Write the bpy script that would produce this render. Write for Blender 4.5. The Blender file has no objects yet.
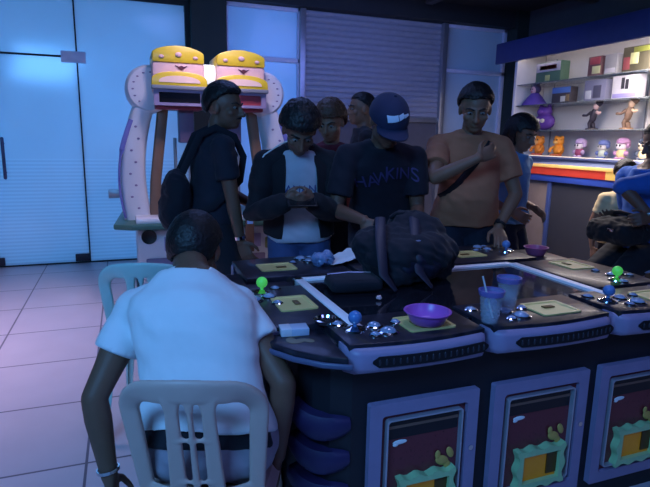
import bpy, bmesh, math, random
from mathutils import Vector as V, Matrix as MX, noise
random.seed(7)
SC = bpy.context.scene
COL = SC.collection
PI = math.pi
def R(a): return math.radians(a)
def lerp(a, b, t): return a + (b - a) * t

# ------------------------------------------------------------------ materials
def mat(name, col, rough=.6, metal=0, var=.12, scale=14, bump=0, trans=0, emit=None, estr=0, alpha=1, coat=0, ior=1.45, sheen=0):
    m = bpy.data.materials.new(name); m.use_nodes = True
    nt = m.node_tree; b = nt.nodes['Principled BSDF']
    b.inputs['Roughness'].default_value = rough; b.inputs['Metallic'].default_value = metal
    b.inputs['Transmission Weight'].default_value = trans; b.inputs['IOR'].default_value = ior
    b.inputs['Alpha'].default_value = alpha; b.inputs['Coat Weight'].default_value = coat
    b.inputs['Sheen Weight'].default_value = sheen
    tc = nt.nodes.new('ShaderNodeTexCoord'); n = nt.nodes.new('ShaderNodeTexNoise')
    n.inputs['Scale'].default_value = scale; n.inputs['Detail'].default_value = 4
    nt.links.new(tc.outputs['Object'], n.inputs['Vector'])
    mix = nt.nodes.new('ShaderNodeMix'); mix.data_type = 'RGBA'
    c = list(col) + [1]
    mix.inputs['A'].default_value = [x * (1 - var) for x in col] + [1]
    mix.inputs['B'].default_value = [min(1, x * (1 + var)) for x in col] + [1]
    nt.links.new(n.outputs['Fac'], mix.inputs['Factor']); nt.links.new(mix.outputs['Result'], b.inputs['Base Color'])
    if bump:
        bp = nt.nodes.new('ShaderNodeBump'); bp.inputs['Strength'].default_value = bump; bp.inputs['Distance'].default_value = .01
        nt.links.new(n.outputs['Fac'], bp.inputs['Height']); nt.links.new(bp.outputs['Normal'], b.inputs['Normal'])
    if emit:
        b.inputs['Emission Color'].default_value = list(emit) + [1]; b.inputs['Emission Strength'].default_value = estr
    return m

def ramp_mat(name, tex, stops, scale=8, rough=.5, coat=0, vec='Object', detail=3, rot=None):
    m = mat(name, (.5, .5, .5), rough, coat=coat); nt = m.node_tree; b = nt.nodes['Principled BSDF']
    tc = nt.nodes['Texture Coordinate']
    t = nt.nodes.new('ShaderNodeTex' + tex); t.inputs['Scale'].default_value = scale
    if 'Detail' in t.inputs: t.inputs['Detail'].default_value = detail
    nt.links.new(tc.outputs[vec], t.inputs['Vector'])
    r = nt.nodes.new('ShaderNodeValToRGB'); e = r.color_ramp.elements
    while len(e) < len(stops): e.new(.5)
    for k, (p, c) in enumerate(stops): e[k].position = p; e[k].color = list(c) + [1]
    out = t.outputs['Distance'] if tex == 'Voronoi' else t.outputs['Fac'] if 'Fac' in t.outputs else t.outputs[0]
    nt.links.new(out, r.inputs['Fac']); nt.links.new(r.outputs['Color'], b.inputs['Base Color'])
    return m

def tile_mat():
    m = mat('floor_tiles', (.5, .46, .5), .32); nt = m.node_tree; b = nt.nodes['Principled BSDF']
    tc = nt.nodes['Texture Coordinate']; mp = nt.nodes.new('ShaderNodeMapping')
    mp.inputs['Location'].default_value = (.81, .1, 0)
    br = nt.nodes.new('ShaderNodeTexBrick'); br.offset = 0
    br.inputs['Scale'].default_value = 1; br.inputs['Brick Width'].default_value = .6; br.inputs['Row Height'].default_value = .6
    br.inputs['Mortar Size'].default_value = .006
    br.inputs['Color1'].default_value = (.64, .58, .62, 1); br.inputs['Color2'].default_value = (.60, .55, .59, 1); br.inputs['Mortar'].default_value = (.16, .14, .17, 1)
    nt.links.new(tc.outputs['Object'], mp.inputs['Vector']); nt.links.new(mp.outputs['Vector'], br.inputs['Vector'])
    mx = nt.nodes.new('ShaderNodeMix'); mx.data_type = 'RGBA'; mx.blend_type = 'MULTIPLY'; mx.inputs['Factor'].default_value = .5
    n = nt.nodes['Noise Texture']; n.inputs['Scale'].default_value = 5
    r = nt.nodes.new('ShaderNodeValToRGB'); r.color_ramp.elements[0].color = (.7, .7, .72, 1); r.color_ramp.elements[1].color = (1, 1, 1, 1)
    nt.links.new(n.outputs['Fac'], r.inputs['Fac'])
    nt.links.new(br.outputs['Color'], mx.inputs['A']); nt.links.new(r.outputs['Color'], mx.inputs['B'])
    nt.links.new(mx.outputs['Result'], b.inputs['Base Color'])
    return m

def frosted(name, col, lines=False):
    m = bpy.data.materials.new(name); m.use_nodes = True; nt = m.node_tree
    nt.nodes.remove(nt.nodes['Principled BSDF']); out = nt.nodes['Material Output']
    d = nt.nodes.new('ShaderNodeBsdfDiffuse'); t = nt.nodes.new('ShaderNodeBsdfTranslucent'); g = nt.nodes.new('ShaderNodeBsdfGlossy')
    n = nt.nodes.new('ShaderNodeTexNoise'); tc = nt.nodes.new('ShaderNodeTexCoord'); n.inputs['Scale'].default_value = 1.2
    mc = nt.nodes.new('ShaderNodeMix'); mc.data_type = 'RGBA'
    mc.inputs['A'].default_value = [x * .86 for x in col] + [1]; mc.inputs['B'].default_value = list(col) + [1]
    nt.links.new(tc.outputs['Object'], n.inputs['Vector']); nt.links.new(n.outputs['Fac'], mc.inputs['Factor'])
    nt.links.new(mc.outputs['Result'], d.inputs['Color']); nt.links.new(mc.outputs['Result'], t.inputs['Color'])
    g.inputs['Roughness'].default_value = .12
    if lines:      # fine lines in the lower film colour, standing for shutter slats behind the glass
        sx = nt.nodes.new('ShaderNodeSeparateXYZ'); nt.links.new(tc.outputs['Object'], sx.inputs[0])
        wv = nt.nodes.new('ShaderNodeMath'); wv.operation = 'MULTIPLY'; wv.inputs[1].default_value = 165; nt.links.new(sx.outputs['Z'], wv.inputs[0])
        sn = nt.nodes.new('ShaderNodeMath'); sn.operation = 'SINE'; nt.links.new(wv.outputs[0], sn.inputs[0])
        lt = nt.nodes.new('ShaderNodeMath'); lt.operation = 'LESS_THAN'; lt.inputs[1].default_value = 1.12; nt.links.new(sx.outputs['Z'], lt.inputs[0])
        ml = nt.nodes.new('ShaderNodeMath'); ml.operation = 'MULTIPLY'; nt.links.new(sn.outputs[0], ml.inputs[0]); nt.links.new(lt.outputs[0], ml.inputs[1])
        ma = nt.nodes.new('ShaderNodeMath'); ma.operation = 'MULTIPLY_ADD'; ma.inputs[1].default_value = .5; nt.links.new(ml.outputs[0], ma.inputs[0]); nt.links.new(n.outputs['Fac'], ma.inputs[2])
        nt.links.new(ma.outputs[0], mc.inputs['Factor'])
    a = nt.nodes.new('ShaderNodeMixShader'); a.inputs[0].default_value = .5
    b = nt.nodes.new('ShaderNodeMixShader'); b.inputs[0].default_value = .05
    nt.links.new(d.outputs[0], a.inputs[1]); nt.links.new(t.outputs[0], a.inputs[2])
    nt.links.new(a.outputs[0], b.inputs[1]); nt.links.new(g.outputs[0], b.inputs[2]); nt.links.new(b.outputs[0], out.inputs['Surface'])
    return m

# ------------------------------------------------------------------ mesh helpers
def add_bm(bm, src, mtx=None):
    me = bpy.data.meshes.new('tmp'); src.to_mesh(me); src.free()
    if mtx: me.transform(mtx)
    bm.from_mesh(me); bpy.data.meshes.remove(me)
def box(bm, c, s, rot=None, bev=0, seg=2):
    b = bmesh.new(); bmesh.ops.create_cube(b, size=1)
    for v in b.verts: v.co = V((v.co.x * s[0], v.co.y * s[1], v.co.z * s[2]))
    if bev: bmesh.ops.bevel(b, geom=b.edges[:], offset=bev, segments=seg, affect='EDGES', profile=.5)
    m = MX.Translation(V(c)) @ (rot.to_4x4() if rot else MX.Identity(4))
    add_bm(bm, b, m)
def ell(bm, c, r, rot=None, sub=3):
    b = bmesh.new(); bmesh.ops.create_icosphere(b, subdivisions=sub, radius=1)
    m = MX.Translation(V(c)) @ (rot.to_4x4() if rot else MX.Identity(4)) @ MX.Diagonal((r[0], r[1], r[2], 1))
    add_bm(bm, b, m)
def loft(bm, rings, caps=True, closed=False):
    vs = [[bm.verts.new(p) for p in r] for r in rings]; n = len(vs[0])
    rng = range(len(vs)) if closed else range(len(vs) - 1)
    for i in rng:
        a, b = vs[i], vs[(i + 1) % len(vs)]
        for k in range(n): bm.faces.new((a[k], a[(k + 1) % n], b[(k + 1) % n], b[k]))
    if caps and not closed:
        bm.faces.new(list(reversed(vs[0]))); bm.faces.new(vs[-1])
def frame(d, up=V((0, 0, 1))):
    d = d.normalized()
    if abs(d.dot(up)) > .97: up = V((0, 1, 0)) if abs(d.y) < .9 else V((1, 0, 0))
    s = d.cross(up).normalized(); return s, s.cross(d).normalized()
def tube(bm, pts, rad, n=14, round_ends=False, up=V((0, 0, 1)), closed=False):
    """swept tube; rad = number, or list of numbers / (side, up) pairs"""
    pts = [V(p) for p in pts]; L = len(pts)
    if not isinstance(rad, (list, tuple)): rad = [rad] * L
    elif len(rad) == 2 and L != 2: rad = [tuple(rad)] * L
    rad = [(r, r) if not isinstance(r, (list, tuple)) else r for r in rad]
    rings = []; ends = []
    for i in range(L):
        if closed: d = pts[(i + 1) % L] - pts[i - 1]
        else: d = pts[min(i + 1, L - 1)] - pts[max(i - 1, 0)]
        if d.length < 1e-9: d = V((0, 0, 1))
        s, u = frame(d, up); ends.append((d.normalized(), s, u))
        rings.append([pts[i] + s * math.cos(2 * PI * k / n) * rad[i][0] + u * math.sin(2 * PI * k / n) * rad[i][1] for k in range(n)])
    if round_ends:
        for side in (0, 1):
            i = 0 if side == 0 else L - 1; d, s, u = ends[i]; sg = -1 if side == 0 else 1; ex = []
            for a in (30, 60, 82):
                q = math.cos(R(a)); h = math.sin(R(a)) * min(rad[i]) * sg
                ex.append([pts[i] + d * h + s * math.cos(2 * PI * k / n) * rad[i][0] * q + u * math.sin(2 * PI * k / n) * rad[i][1] * q for k in range(n)])
            rings = list(reversed(ex)) + rings if side == 0 else rings + ex
    loft(bm, rings, closed=closed)
def lathe(bm, c, prof, n=32, axis=V((0, 0, 1))):
    c = V(c); s, u = frame(axis); a = axis.normalized()
    loft(bm, [[c + a * z + s * math.cos(2 * PI * k / n) * r + u * math.sin(2 * PI * k / n) * r for k in range(n)] for r, z in prof])
def prism(bm, pts2, o, ux, uy, depth, bev=0):
    o, ux, uy = V(o), V(ux), V(uy); nz = ux.cross(uy).normalized() * depth
    b = bmesh.new()
    a = [b.verts.new(o + ux * x + uy * y) for x, y in pts2]; f = b.faces.new(a)
    r = bmesh.ops.extrude_face_region(b, geom=[f])
    for v in r['geom']:
        if isinstance(v, bmesh.types.BMVert): v.co += nz
    bmesh.ops.recalc_face_normals(b, faces=b.faces[:])
    if bev: bmesh.ops.bevel(b, geom=b.edges[:], offset=bev, segments=2, affect='EDGES', profile=.5)
    add_bm(bm, b)
def rrect(w, h, r, n=6, cx=0, cy=0):
    p = []
    for (sx, sy, a0) in ((1, 1, 0), (-1, 1, 90), (-1, -1, 180), (1, -1, 270)):
        for k in range(n + 1):
            a = R(a0 + 90 * k / n); p.append((cx + sx * (w / 2 - r) + r * math.cos(a), cy + sy * (h / 2 - r) + r * math.sin(a)))
    return p
def ring_prism(bm, outer, inner, o, ux, uy, depth):
    """frame between two outlines with the same number of points"""
    o, ux, uy = V(o), V(ux), V(uy); nz = ux.cross(uy).normalized() * depth
    f = lambda P, k: [o + ux * x + uy * y + nz * k for x, y in P]
    loft(bm, [f(outer, 0), f(outer, 1), f(inner, 1), f(inner, 0)], closed=True)

WORLD = {}
def wm(o): return WORLD.get(o.name, MX.Identity(4))
def obj(name, bm, m, parent=None, smooth=True, ang=40, local=False, voxel=0, it=0, solid=0, folds=0, fscale=9):
    bmesh.ops.recalc_face_normals(bm, faces=bm.faces[:]) if not voxel else None
    me = bpy.data.meshes.new(name); bm.to_mesh(me); bm.free()
    o = bpy.data.objects.new(name, me)
    COL.objects.link(o)
    if voxel or it or solid:
        if voxel:
            md = o.modifiers.new('r', 'REMESH'); md.mode = 'VOXEL'; md.voxel_size = voxel
        if it:
            md = o.modifiers.new('s', 'SMOOTH'); md.factor = .5; md.iterations = it
        if solid:
            md = o.modifiers.new('t', 'SOLIDIFY'); md.thickness = solid; md.offset = -1
        dg = bpy.context.evaluated_depsgraph_get()
        n2 = bpy.data.meshes.new_from_object(o.evaluated_get(dg)); o.modifiers.clear(); o.data = n2; bpy.data.meshes.remove(me); me = n2; me.name = name
    if folds:
        nr = [v.normal.copy() for v in me.vertices]
        for v, q in zip(me.vertices, nr):
            p = v.co; v.co = p + q * folds * (noise.noise(V((p.x, p.y, p.z * .45)) * fscale) + .5 * noise.noise(V((p.x + p.z, p.y, p.z)) * fscale * 2.3))
    if parent is not None and not local: me.transform(wm(parent).inverted())
    if parent is not None:
        o.parent = parent; WORLD[o.name] = wm(parent)
    for mm in (m if isinstance(m, (list, tuple)) else [m]): me.materials.append(mm)
    if smooth:
        me.shade_smooth(); 
        try: me.set_sharp_from_angle(angle=R(ang))
        except Exception: pass
    return o
def tag(o, label, cat, group=None, kind=None):
    o['label'] = label; o['category'] = cat
    if group: o['group'] = group
    if kind: o['kind'] = kind
    return o
def thing(name, label, cat, loc=(0, 0, 0), yaw=0, group=None):
    o = bpy.data.objects.new(name, None); COL.objects.link(o); o.location = loc; o.rotation_euler = (0, 0, yaw)
    o.empty_display_size = .1
    WORLD[o.name] = MX.Translation(V(loc)) @ MX.Rotation(yaw, 4, 'Z')
    return tag(o, label, cat, group)
def solo(name, bm, m, label, cat, loc, group=None, **k):
    """a top-level thing that is one mesh, built in world coordinates, origin at loc"""
    o = obj(name, bm, m, None, **k)
    o.data.transform(MX.Translation(-V(loc))); o.location = loc; WORLD[o.name] = MX.Translation(V(loc))
    return tag(o, label, cat, group)
def struct(name, bm, m, label=None, cat=None, **k):
    o = obj(name, bm, m, None, **k); o['kind'] = 'structure'
    if label: o['label'] = label
    if cat: o['category'] = cat
    return o
def B(): return bmesh.new()
def abox(bm, x0, x1, y0, y1, z0, z1, bev=0):
    box(bm, ((x0 + x1) / 2, (y0 + y1) / 2, (z0 + z1) / 2), (abs(x1 - x0), abs(y1 - y0), abs(z1 - z0)), bev=bev)

# ------------------------------------------------------------------ palette
m_floor = tile_mat()
m_dark = mat('dark_paint', (.02, .025, .03), .7)
m_ceil = mat('ceiling_black', (.018, .018, .022), .85)
m_wall = mat('wall_grey_blue', (.07, .075, .085), .8)
m_green = mat('green_black_pillar', (.018, .032, .03), .6)
m_frost = frosted('frosted_glass', (.78, .84, .86), True)
m_panel = mat('white_panel', (.62, .66, .7), .5)
m_alu = mat('brushed_aluminium', (.42, .43, .46), .35, .7)
m_shut = mat('shutter_paint', (.36, .37, .44), .5)
m_white = mat('white_plastic', (.78, .78, .78), .4)
m_glossw = mat('glossy_white', (.8, .8, .82), .25)
m_blk = mat('black_plastic', (.012, .012, .015), .45)
m_gloss = mat('glossy_black', (.010, .011, .014), .18, coat=.4)
m_chrome = mat('chrome', (.7, .7, .72), .12, 1)
m_trim = mat('lavender_plastic', (.30, .25, .40), .4)
m_purple = mat('purple_fin_plastic', (.030, .020, .080), .5)
m_skin = mat('tan_skin', (.25, .125, .075), .5, var=.1, scale=30)
m_skin2 = mat('brown_skin', (.17, .085, .055), .5, var=.1, scale=30)
m_hair = mat('black_hair', (.008, .007, .008), .5, var=.4, scale=80, bump=.5)
m_hairbr = mat('reddish_hair', (.10, .04, .02), .5, var=.4, scale=80, bump=.5)
m_eye = mat('eye_white', (.22, .20, .19), .35)
m_iris = mat('dark_iris', (.01, .007, .005), .2)
m_shoe = mat('black_shoe', (.015, .015, .017), .5)

# ================================================================== SETTING
YB = 6.30
bm = B(); abox(bm, -2.7, 5.2, -2.2, 8.2, -.1, 0); struct('floor', bm, m_floor, smooth=False)
bm = B(); abox(bm, -2.7, 5.2, -2.2, 8.2, 3.05, 3.15); struct('ceiling', bm, m_ceil, smooth=False)
bm = B(); 
for a, b_, c, d in ((.74, 1.12, 0, 3.05), (2.03, 3.95, 0, 3.05), (4.92, 5.2, 0, 3.05), (1.12, 2.03, 2.84, 3.05), (3.95, 4.92, 2.84, 3.05), (1.12, 2.03, 0, .25), (3.95, 4.92, 0, .25)): abox(bm, a, b_, YB + .16, YB + .3, c, d)
abox(bm, -2.7, .74, YB + .02, YB + .3, 2.78, 3.05)
struct('wall_back', bm, m_wall, smooth=False)
bm = B(); abox(bm, -2.8, -2.7, -2.2, 8.2, 0, 3.05); struct('wall_left', bm, m_wall, smooth=False)
bm = B(); abox(bm, 5.1, 5.2, -2.2, 8.2, 0, 3.05); struct('wall_right', bm, m_wall, smooth=False)
bm = B(); abox(bm, -2.7, 5.2, -2.3, -2.2, 0, 3.05); struct('wall_front', bm, m_wall, smooth=False)
# corridor behind the frosted doors
bm = B(); abox(bm, -2.7, 5.2, 8.1, 8.2, 0, 3.05); struct('wall_corridor', bm, m_panel, smooth=False)
# fascia above the shutter
bm = B(); abox(bm, .74, 5.1, YB - .12, YB + .16, 2.84, 3.05); struct('trim_1', bm, m_dark, smooth=False)
# glass doors
def glass_door(n, x0, x1):
    bm = B(); abox(bm, x0 + .006, x1 - .006, YB, YB + .012, .012, 2.14 if n == 1 else 2.74)
    return struct('door_%d' % n, bm, m_frost, smooth=False)
d1 = glass_door(1, -1.53, -.385); d2 = glass_door(2, -.385, .70); d3 = glass_door(3, -2.68, -1.53)
bm = B(); abox(bm, -2.68, -.395, YB, YB + .012, 2.152, 2.74); struct('window_3', bm, m_frost, smooth=False)
bm = B(); abox(bm, -2.68, .70, YB - .02, YB + .03, 2.74, 2.79); abox(bm, .70, .75, YB - .02, YB + .03, 0, 2.79); abox(bm, -.392, -.378, YB - .004, YB + .016, 0, 2.74); abox(bm, -2.68, .70, YB - .01, YB + .03, 0, .014); abox(bm, -1.536, -1.524, YB - .004, YB + .016, 0, 2.74); abox(bm, -2.68, -.39, YB - .004, YB + .016, 2.136, 2.156); struct('trim_3', bm, m_dark, smooth=False)
m_patch = mat('steel_patch', (.75, .75, .9), .4)
def fit(nm, x0, x1, z0, z1, par, m=m_patch):
    bm = B(); abox(bm, x0, x1, YB - .022, YB + .03, z0, z1, bev=.006)
    abox(bm, x0 + .02, x1 - .02, YB - .026, YB - .02, z0 + .02, z1 - .02, bev=.002)
    return obj(nm, bm, m, par)
fit('patch_fitting', -.53, -.30, 2.09, 2.20, d1)
m_dpatch = mat('dark_patch', (.05, .035, .05), .5)
fit('bottom_patch', -.53, -.385, .02, .10, d1, m_dpatch); fit('bottom_patch', -1.53, -1.20, .02, .10, d1, m_dpatch)
fit('bottom_patch', -2.6, -2.3, .02, .10, d3, m_dpatch)
bm = B(); tube(bm, [(-1.115, YB - .06, .93), (-1.115, YB - .06, 1.32)], .016, round_ends=True)
for z in (.98, 1.27): tube(bm, [(-1.115, YB - .06, z), (-1.115, YB + .01, z)], .01)
obj('door_handle', bm, mat('dark_steel', (.12, .12, .2), .4, .5), d1)
# small metal plate (lock) low on the second door
bm = B(); abox(bm, -.16, .03, YB - .03, YB + .02, .70, .79, bev=.006); abox(bm, -.13, -.01, YB - .034, YB - .028, .72, .77, bev=.002); obj('door_lock', bm, m_alu, d2)
# pillar between door and shop front
bm = B(); abox(bm, .75, 1.12, YB - .18, YB + .16, 0, 3.05); struct('wall_pillar', bm, m_green, smooth=False)
bm = B(); abox(bm, 4.92, 5.1, YB - .18, YB + .16, 0, 3.05); struct('wall_pillar_right', bm, m_green, smooth=False)
# windows either side of the shutter
m_win = frosted('window_film', (.70, .76, .82))
def win(n, x0, x1, rail):
    bm = B(); abox(bm, x0, x1, YB + .06, YB + .075, .3, 2.80)
    w = struct('window_%d' % n, bm, m_win, smooth=False)
    f = B()
    for (a, b_, c, d) in ((x0, x0 + .05, .25, 2.84), (x1 - .05, x1, .25, 2.84), (x0, x1, 2.80, 2.84), (x0, x1, rail - .025, rail + .025), (x0, x1, .25, .3), (x0, x1, .0, .25)):
        abox(f, a, b_, YB + .02, YB + .1, c, d, bev=.004)
    obj('window_frame', f, m_patch, w)
win(1, 1.12, 2.03, 2.26); win(2, 3.95, 4.92, 2.27)
# roller shutter, drawn down to a low dark front
sh = B()
n = 0; z = 1.66
rings = []
prof = []
while z < 2.82:
    prof += [(.0, z), (.018, z + .016), (.018, z + .046), (.0, z + .062)]; z += .066
for x in (2.05, 3.93): rings.append([V((x, YB + .06 - a, b_)) for a, b_ in prof] + [V((x, YB + .1, prof[-1][1])), V((x, YB + .1, 1.66))])
loft(sh, rings); s = struct('door_4', sh, m_shut, 'blue-grey roller shutter between two windows', 'shutter', ang=25)
bm = B(); abox(bm, 2.0, 2.07, YB - .02, YB + .14, 0, 2.84, bev=.005); abox(bm, 3.91, 3.98, YB - .02, YB + .14, 0, 2.84, bev=.005); obj('shutter_guide', bm, m_alu, s)
bm = B(); abox(bm, 2.07, 3.91, YB + .0, YB + .1, 1.60, 1.66, bev=.008); obj('bottom_bar', bm, m_alu, s)
bm = B(); abox(bm, 2.07, 3.91, YB + .04, YB + .12, 0, 1.60); struct('wall_shopfront', bm, mat('dark_grey_board', (.10, .10, .13), .5), smooth=False)
# dark upstand / duct runs under the ceiling
bm = B(); abox(bm, 3.4, 3.5, -1, 5.9, 2.93, 3.05, bev=.01); abox(bm, 2.0, 5.1, 5.0, 5.1, 2.93, 3.05, bev=.01)
struct('trim_4', bm, mat('duct_dark', (.05, .05, .06), .6))
for x, y in ((-1.6, 1.2), (1.6, .3)):  # unlit lamp housings out of view, added to account for the ceiling light
    t = thing('added_ceiling_lamp', 'added flat ceiling lamp, out of view, above the %s' % ('tiled aisle by the glass doors' if x < 0 else 'near edge of the game table'), 'lamp', (x, y, 3.05))
    bm = B(); lathe(bm, (x, y, 3.0), [(.0, .05), (.20, .05), (.20, 0), (.17, -.0), (.17, .03), (0, .03)]); obj('lamp_housing', bm, m_blk, t)

# ================================================================== PLASTIC CHAIRS
def chair(name, label, c, yaw, m, sc=1.0, group='moulded plastic chairs', seat_h=.43):
    """stackable one-piece plastic chair; c = floor point under seat centre; faces local +Y"""
    t = thing(name, label, 'chair', (c[0], c[1], 0), yaw, group)
    k = dict(local=True)
    W = .166; zs = seat_h; top = zs + .40
    def back(u, z):      # u across (-1..1), z height: curved, raked back plane
        h = (z - zs) / .40
        return V((u, -.20 - .10 * h - .0 + .06 * (abs(u) / W) ** 2 * (1 - .2 * h), z))
    bm = B()
    # arch: left post, rounded top corners, right post
    P = []; Rr = []
    cr, hb = .075, .036
    for i in range(9): P.append(back(-W * (.90 + .10 * i / 8), lerp(zs - .02, top - hb - cr, i / 8))); Rr.append((.022 + .004 * i / 8, .010))
    for i in range(1, 7):
        a = R(90 * i / 7); P.append(back(-W + cr * (1 - math.cos(a)), top - hb - cr + cr * math.sin(a))); Rr.append((.026 + .009 * i / 7, .010))
    for i in range(0, 9): P.append(back(lerp(-W + cr, W - cr, i / 8), top - hb + .008 * math.sin(PI * i / 8))); Rr.append((.035, .010))
    for i in range(1, 7):
        a = R(90 * (7 - i) / 7); P.append(back(W - cr * (1 - math.cos(a)), top - hb - cr + cr * math.sin(a))); Rr.append((.035 - .009 * i / 7, .010))
    for i in range(9): P.append(back(W * (1 - .10 * i / 8), lerp(top - hb - cr, zs - .02, i / 8))); Rr.append((.026 - .004 * i / 8, .010))
    # sweep with the flat side turned to the back plane
    ny = V((0, 1, .25)).normalized()
    rings = []
    for i, p in enumerate(P):
        d = (P[min(i + 1, len(P) - 1)] - P[max(i - 1, 0)]).normalized(); s = d.cross(ny).normalized(); nn = s.cross(d)
        a, b_ = Rr[i]
        rings.append([p + s * a * (abs(math.cos(q)) ** .6) * (1 if math.cos(q) > 0 else -1) + nn * b_ * (abs(math.sin(q)) ** .6) * (1 if math.sin(q) > 0 else -1) for q in [2 * PI * j / 16 for j in range(16)]])
    loft(bm, rings)
    # three slats fanning out towards the top, web at their head
    for sx, w0, w1 in ((-1, .020, .018), (0, .008, .0075), (1, .020, .018)):
        pts = [back(sx * lerp(.052, .045, i / 8), lerp(zs - .01, top - .05, i / 8)) for i in range(9)]
        rings = []
        for i, p in enumerate(pts):
            a = lerp(w0 * 1.25, w1 * .9, i / 8) + (.010 * max(0, i - 7)); b_ = .008
            rings.append([p + V((a * ca, b_ * sa, 0)) for ca, sa in ((1, .6), (.8, 1), (-.8, 1), (-1, .6), (-1, -.6), (-.8, -1), (.8, -1), (1, -.6))])
        loft(bm, rings)
    # cross ties in the slots
    for z in (zs + .08, zs + .22): box(bm, back(0, z), (.09, .010, .010))
    # lower rail
    pts = [back(lerp(-W * .93, W * .93, i / 10), zs + .015) for i in range(11)]
    tube(bm, pts, [(.010, .03)] * 11, n=10)
    obj('backrest', bm, m, t, voxel=.0042, it=4, **k)
    # seat: slightly dished panel with rolled edge
    bm = B(); N = 18; vs = []
    for i in range(N + 1):
        row = []
        for j in range(N + 1):
            u = -1 + 2 * i / N; v = -1 + 2 * j / N
            w = .205 + .015 * v
            x = u * w * (1 - .06 * abs(v) ** 4); y = v * .205 * (1 - .10 * abs(u) ** 4)
            z = zs - .012 * (1 - u * u) * (1 - v * v) - .03 * max(0, abs(u) - .88) / .12 - .05 * max(0, v - .86) / .14
            row.append(bm.verts.new((x, y, z)))
        vs.append(row)
    for i in range(N):
        for j in range(N): bm.faces.new((vs[i][j], vs[i + 1][j], vs[i + 1][j + 1], vs[i][j + 1]))
    obj('seat', bm, m, t, solid=.012, **k)
    for sx in (-1, 1):
        for sy in (-1, 1):
            bm = B(); x0 = sx * .185; y0 = sy * .18; x1 = sx * .215; y1 = sy * .235 if sy > 0 else sy * .26
            pr = []
            for h, wd in ((0, .030), (.5, .026), (1, .018)):
                p = V((lerp(x0, x1, h), lerp(y0, y1, h), lerp(zs - .015, .0, h)))
                ox, oy = -sx * wd * 1.3, -sy * wd * 1.3
                pr.append([p, p + V((ox, 0, 0)), p + V((ox, oy * .25, 0)), p + V((ox * .25, oy * .25, 0)), p + V((ox * .25, oy, 0)), p + V((0, oy, 0))])
            loft(bm, pr); obj('leg', bm, m, t, **k)
    return t
m_ch1 = mat('greyish_beige_plastic', (.62, .44, .38), .4, var=.05)
m_ch2 = mat('pale_green_plastic', (.50, .72, .68), .22, var=.05)
m_ch3 = mat('pale_blue_plastic', (.34, .40, .58), .35, var=.05)
YWM = R(-19.5)
CH1 = V((.215, 1.52, 0))
chair('plastic_chair', 'greyish beige slatted plastic chair the white-shirted person sits on', CH1, YWM, m_ch1, seat_h=.402)
chair('plastic_chair', 'glossy pale green plastic chair beyond the left shoulder of the white-shirted person', (.115, 2.60, 0), R(-14), m_ch2, seat_h=.455)
chair('plastic_chair', 'pale blue plastic chair under the person in the blue jacket', (3.27, 2.62, 0), R(80), m_ch3, seat_h=.60)

# ================================================================== PEOPLE
def ik(a, b, l1, l2, hint):
    d = b - a; L = d.length
    if L > (l1 + l2) * .999: b = a + d * ((l1 + l2) * .999 / L); d = b - a; L = d.length
    x = (l1 * l1 - l2 * l2 + L * L) / (2 * L); h = math.sqrt(max(0, l1 * l1 - x * x))
    dn = d / L; q = hint - dn * hint.dot(dn); q = q.normalized() if q.length > 1e-6 else V((0, 1, 0))
    return a + dn * x + q * h, b
def rot_frame(yaw, pitch=0, roll=0):
    """local frame: columns right, forward, up. yaw 0 looks along +Y; pitch down positive"""
    return (MX.Rotation(yaw, 3, 'Z') @ MX.Rotation(-pitch, 3, 'X') @ MX.Rotation(roll, 3, 'Y'))
def sq(c, r, f, a, b, n=28, e=.85):
    out = []
    for k in range(n):
        q = 2 * PI * k / n; x, y = math.cos(q), math.sin(q)
        out.append(c + r * a * abs(x) ** e * (1 if x > 0 else -1) + f * b * abs(y) ** e * (1 if y > 0 else -1))
    return out
def hand(bm, w, d, th, side, curl=.5, s=1.0):
    """palm, four unequal bent fingers and a thumb. d along the hand, th towards the thumb side"""
    d = d.normalized(); th = (th - d * th.dot(d)).normalized(); nrm = th.cross(d) if side > 0 else d.cross(th)   # palm normal
    rings = []
    for t, a, b_ in ((-.02, .024, .019), (.0, .026, .018), (.03, .036, .016), (.06, .040, .0145), (.085, .039, .012), (.092, .034, .009)):
        rings.append(sq(w + d * t * s + nrm * .004, th, nrm, a * s, b_ * s, 20))
    loft(bm, rings)
    for i, (off, ln) in enumerate(((.031, .070), (.0105, .080), (-.0105, .074), (-.031, .058))):
        p = w + d * .080 * s + th * off * s; fd = (d + th * off * 2.2).normalized(); pts = [p]; ang = 0
        q = p
        for sg, fr in enumerate((.45, .32, .23)):
            ang += curl * (.55, .75, .5)[sg] + .05
            q = q + (fd * math.cos(ang) + nrm * math.sin(ang)) * ln * fr * s; pts.append(q)
        tube(bm, pts, [.0092 * s, .0088 * s, .008 * s, .007 * s], n=10, round_ends=True)
    p0 = w + d * .018 * s + th * .022 * s; p1 = p0 + (d * .55 + th * .75 + nrm * .35).normalized() * .042 * s
    p2 = p1 + (d * .9 + th * .25 + nrm * (.3 + .3 * curl)).normalized() * .030 * s; p3 = p2 + (d * .9 - th * .1 + nrm * (.3 + .4 * curl)).normalized() * .024 * s
    tube(bm, [p0, p1, p2, p3], [.015 * s, .0115 * s, .0098 * s, .0078 * s], n=10, round_ends=True)

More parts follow.
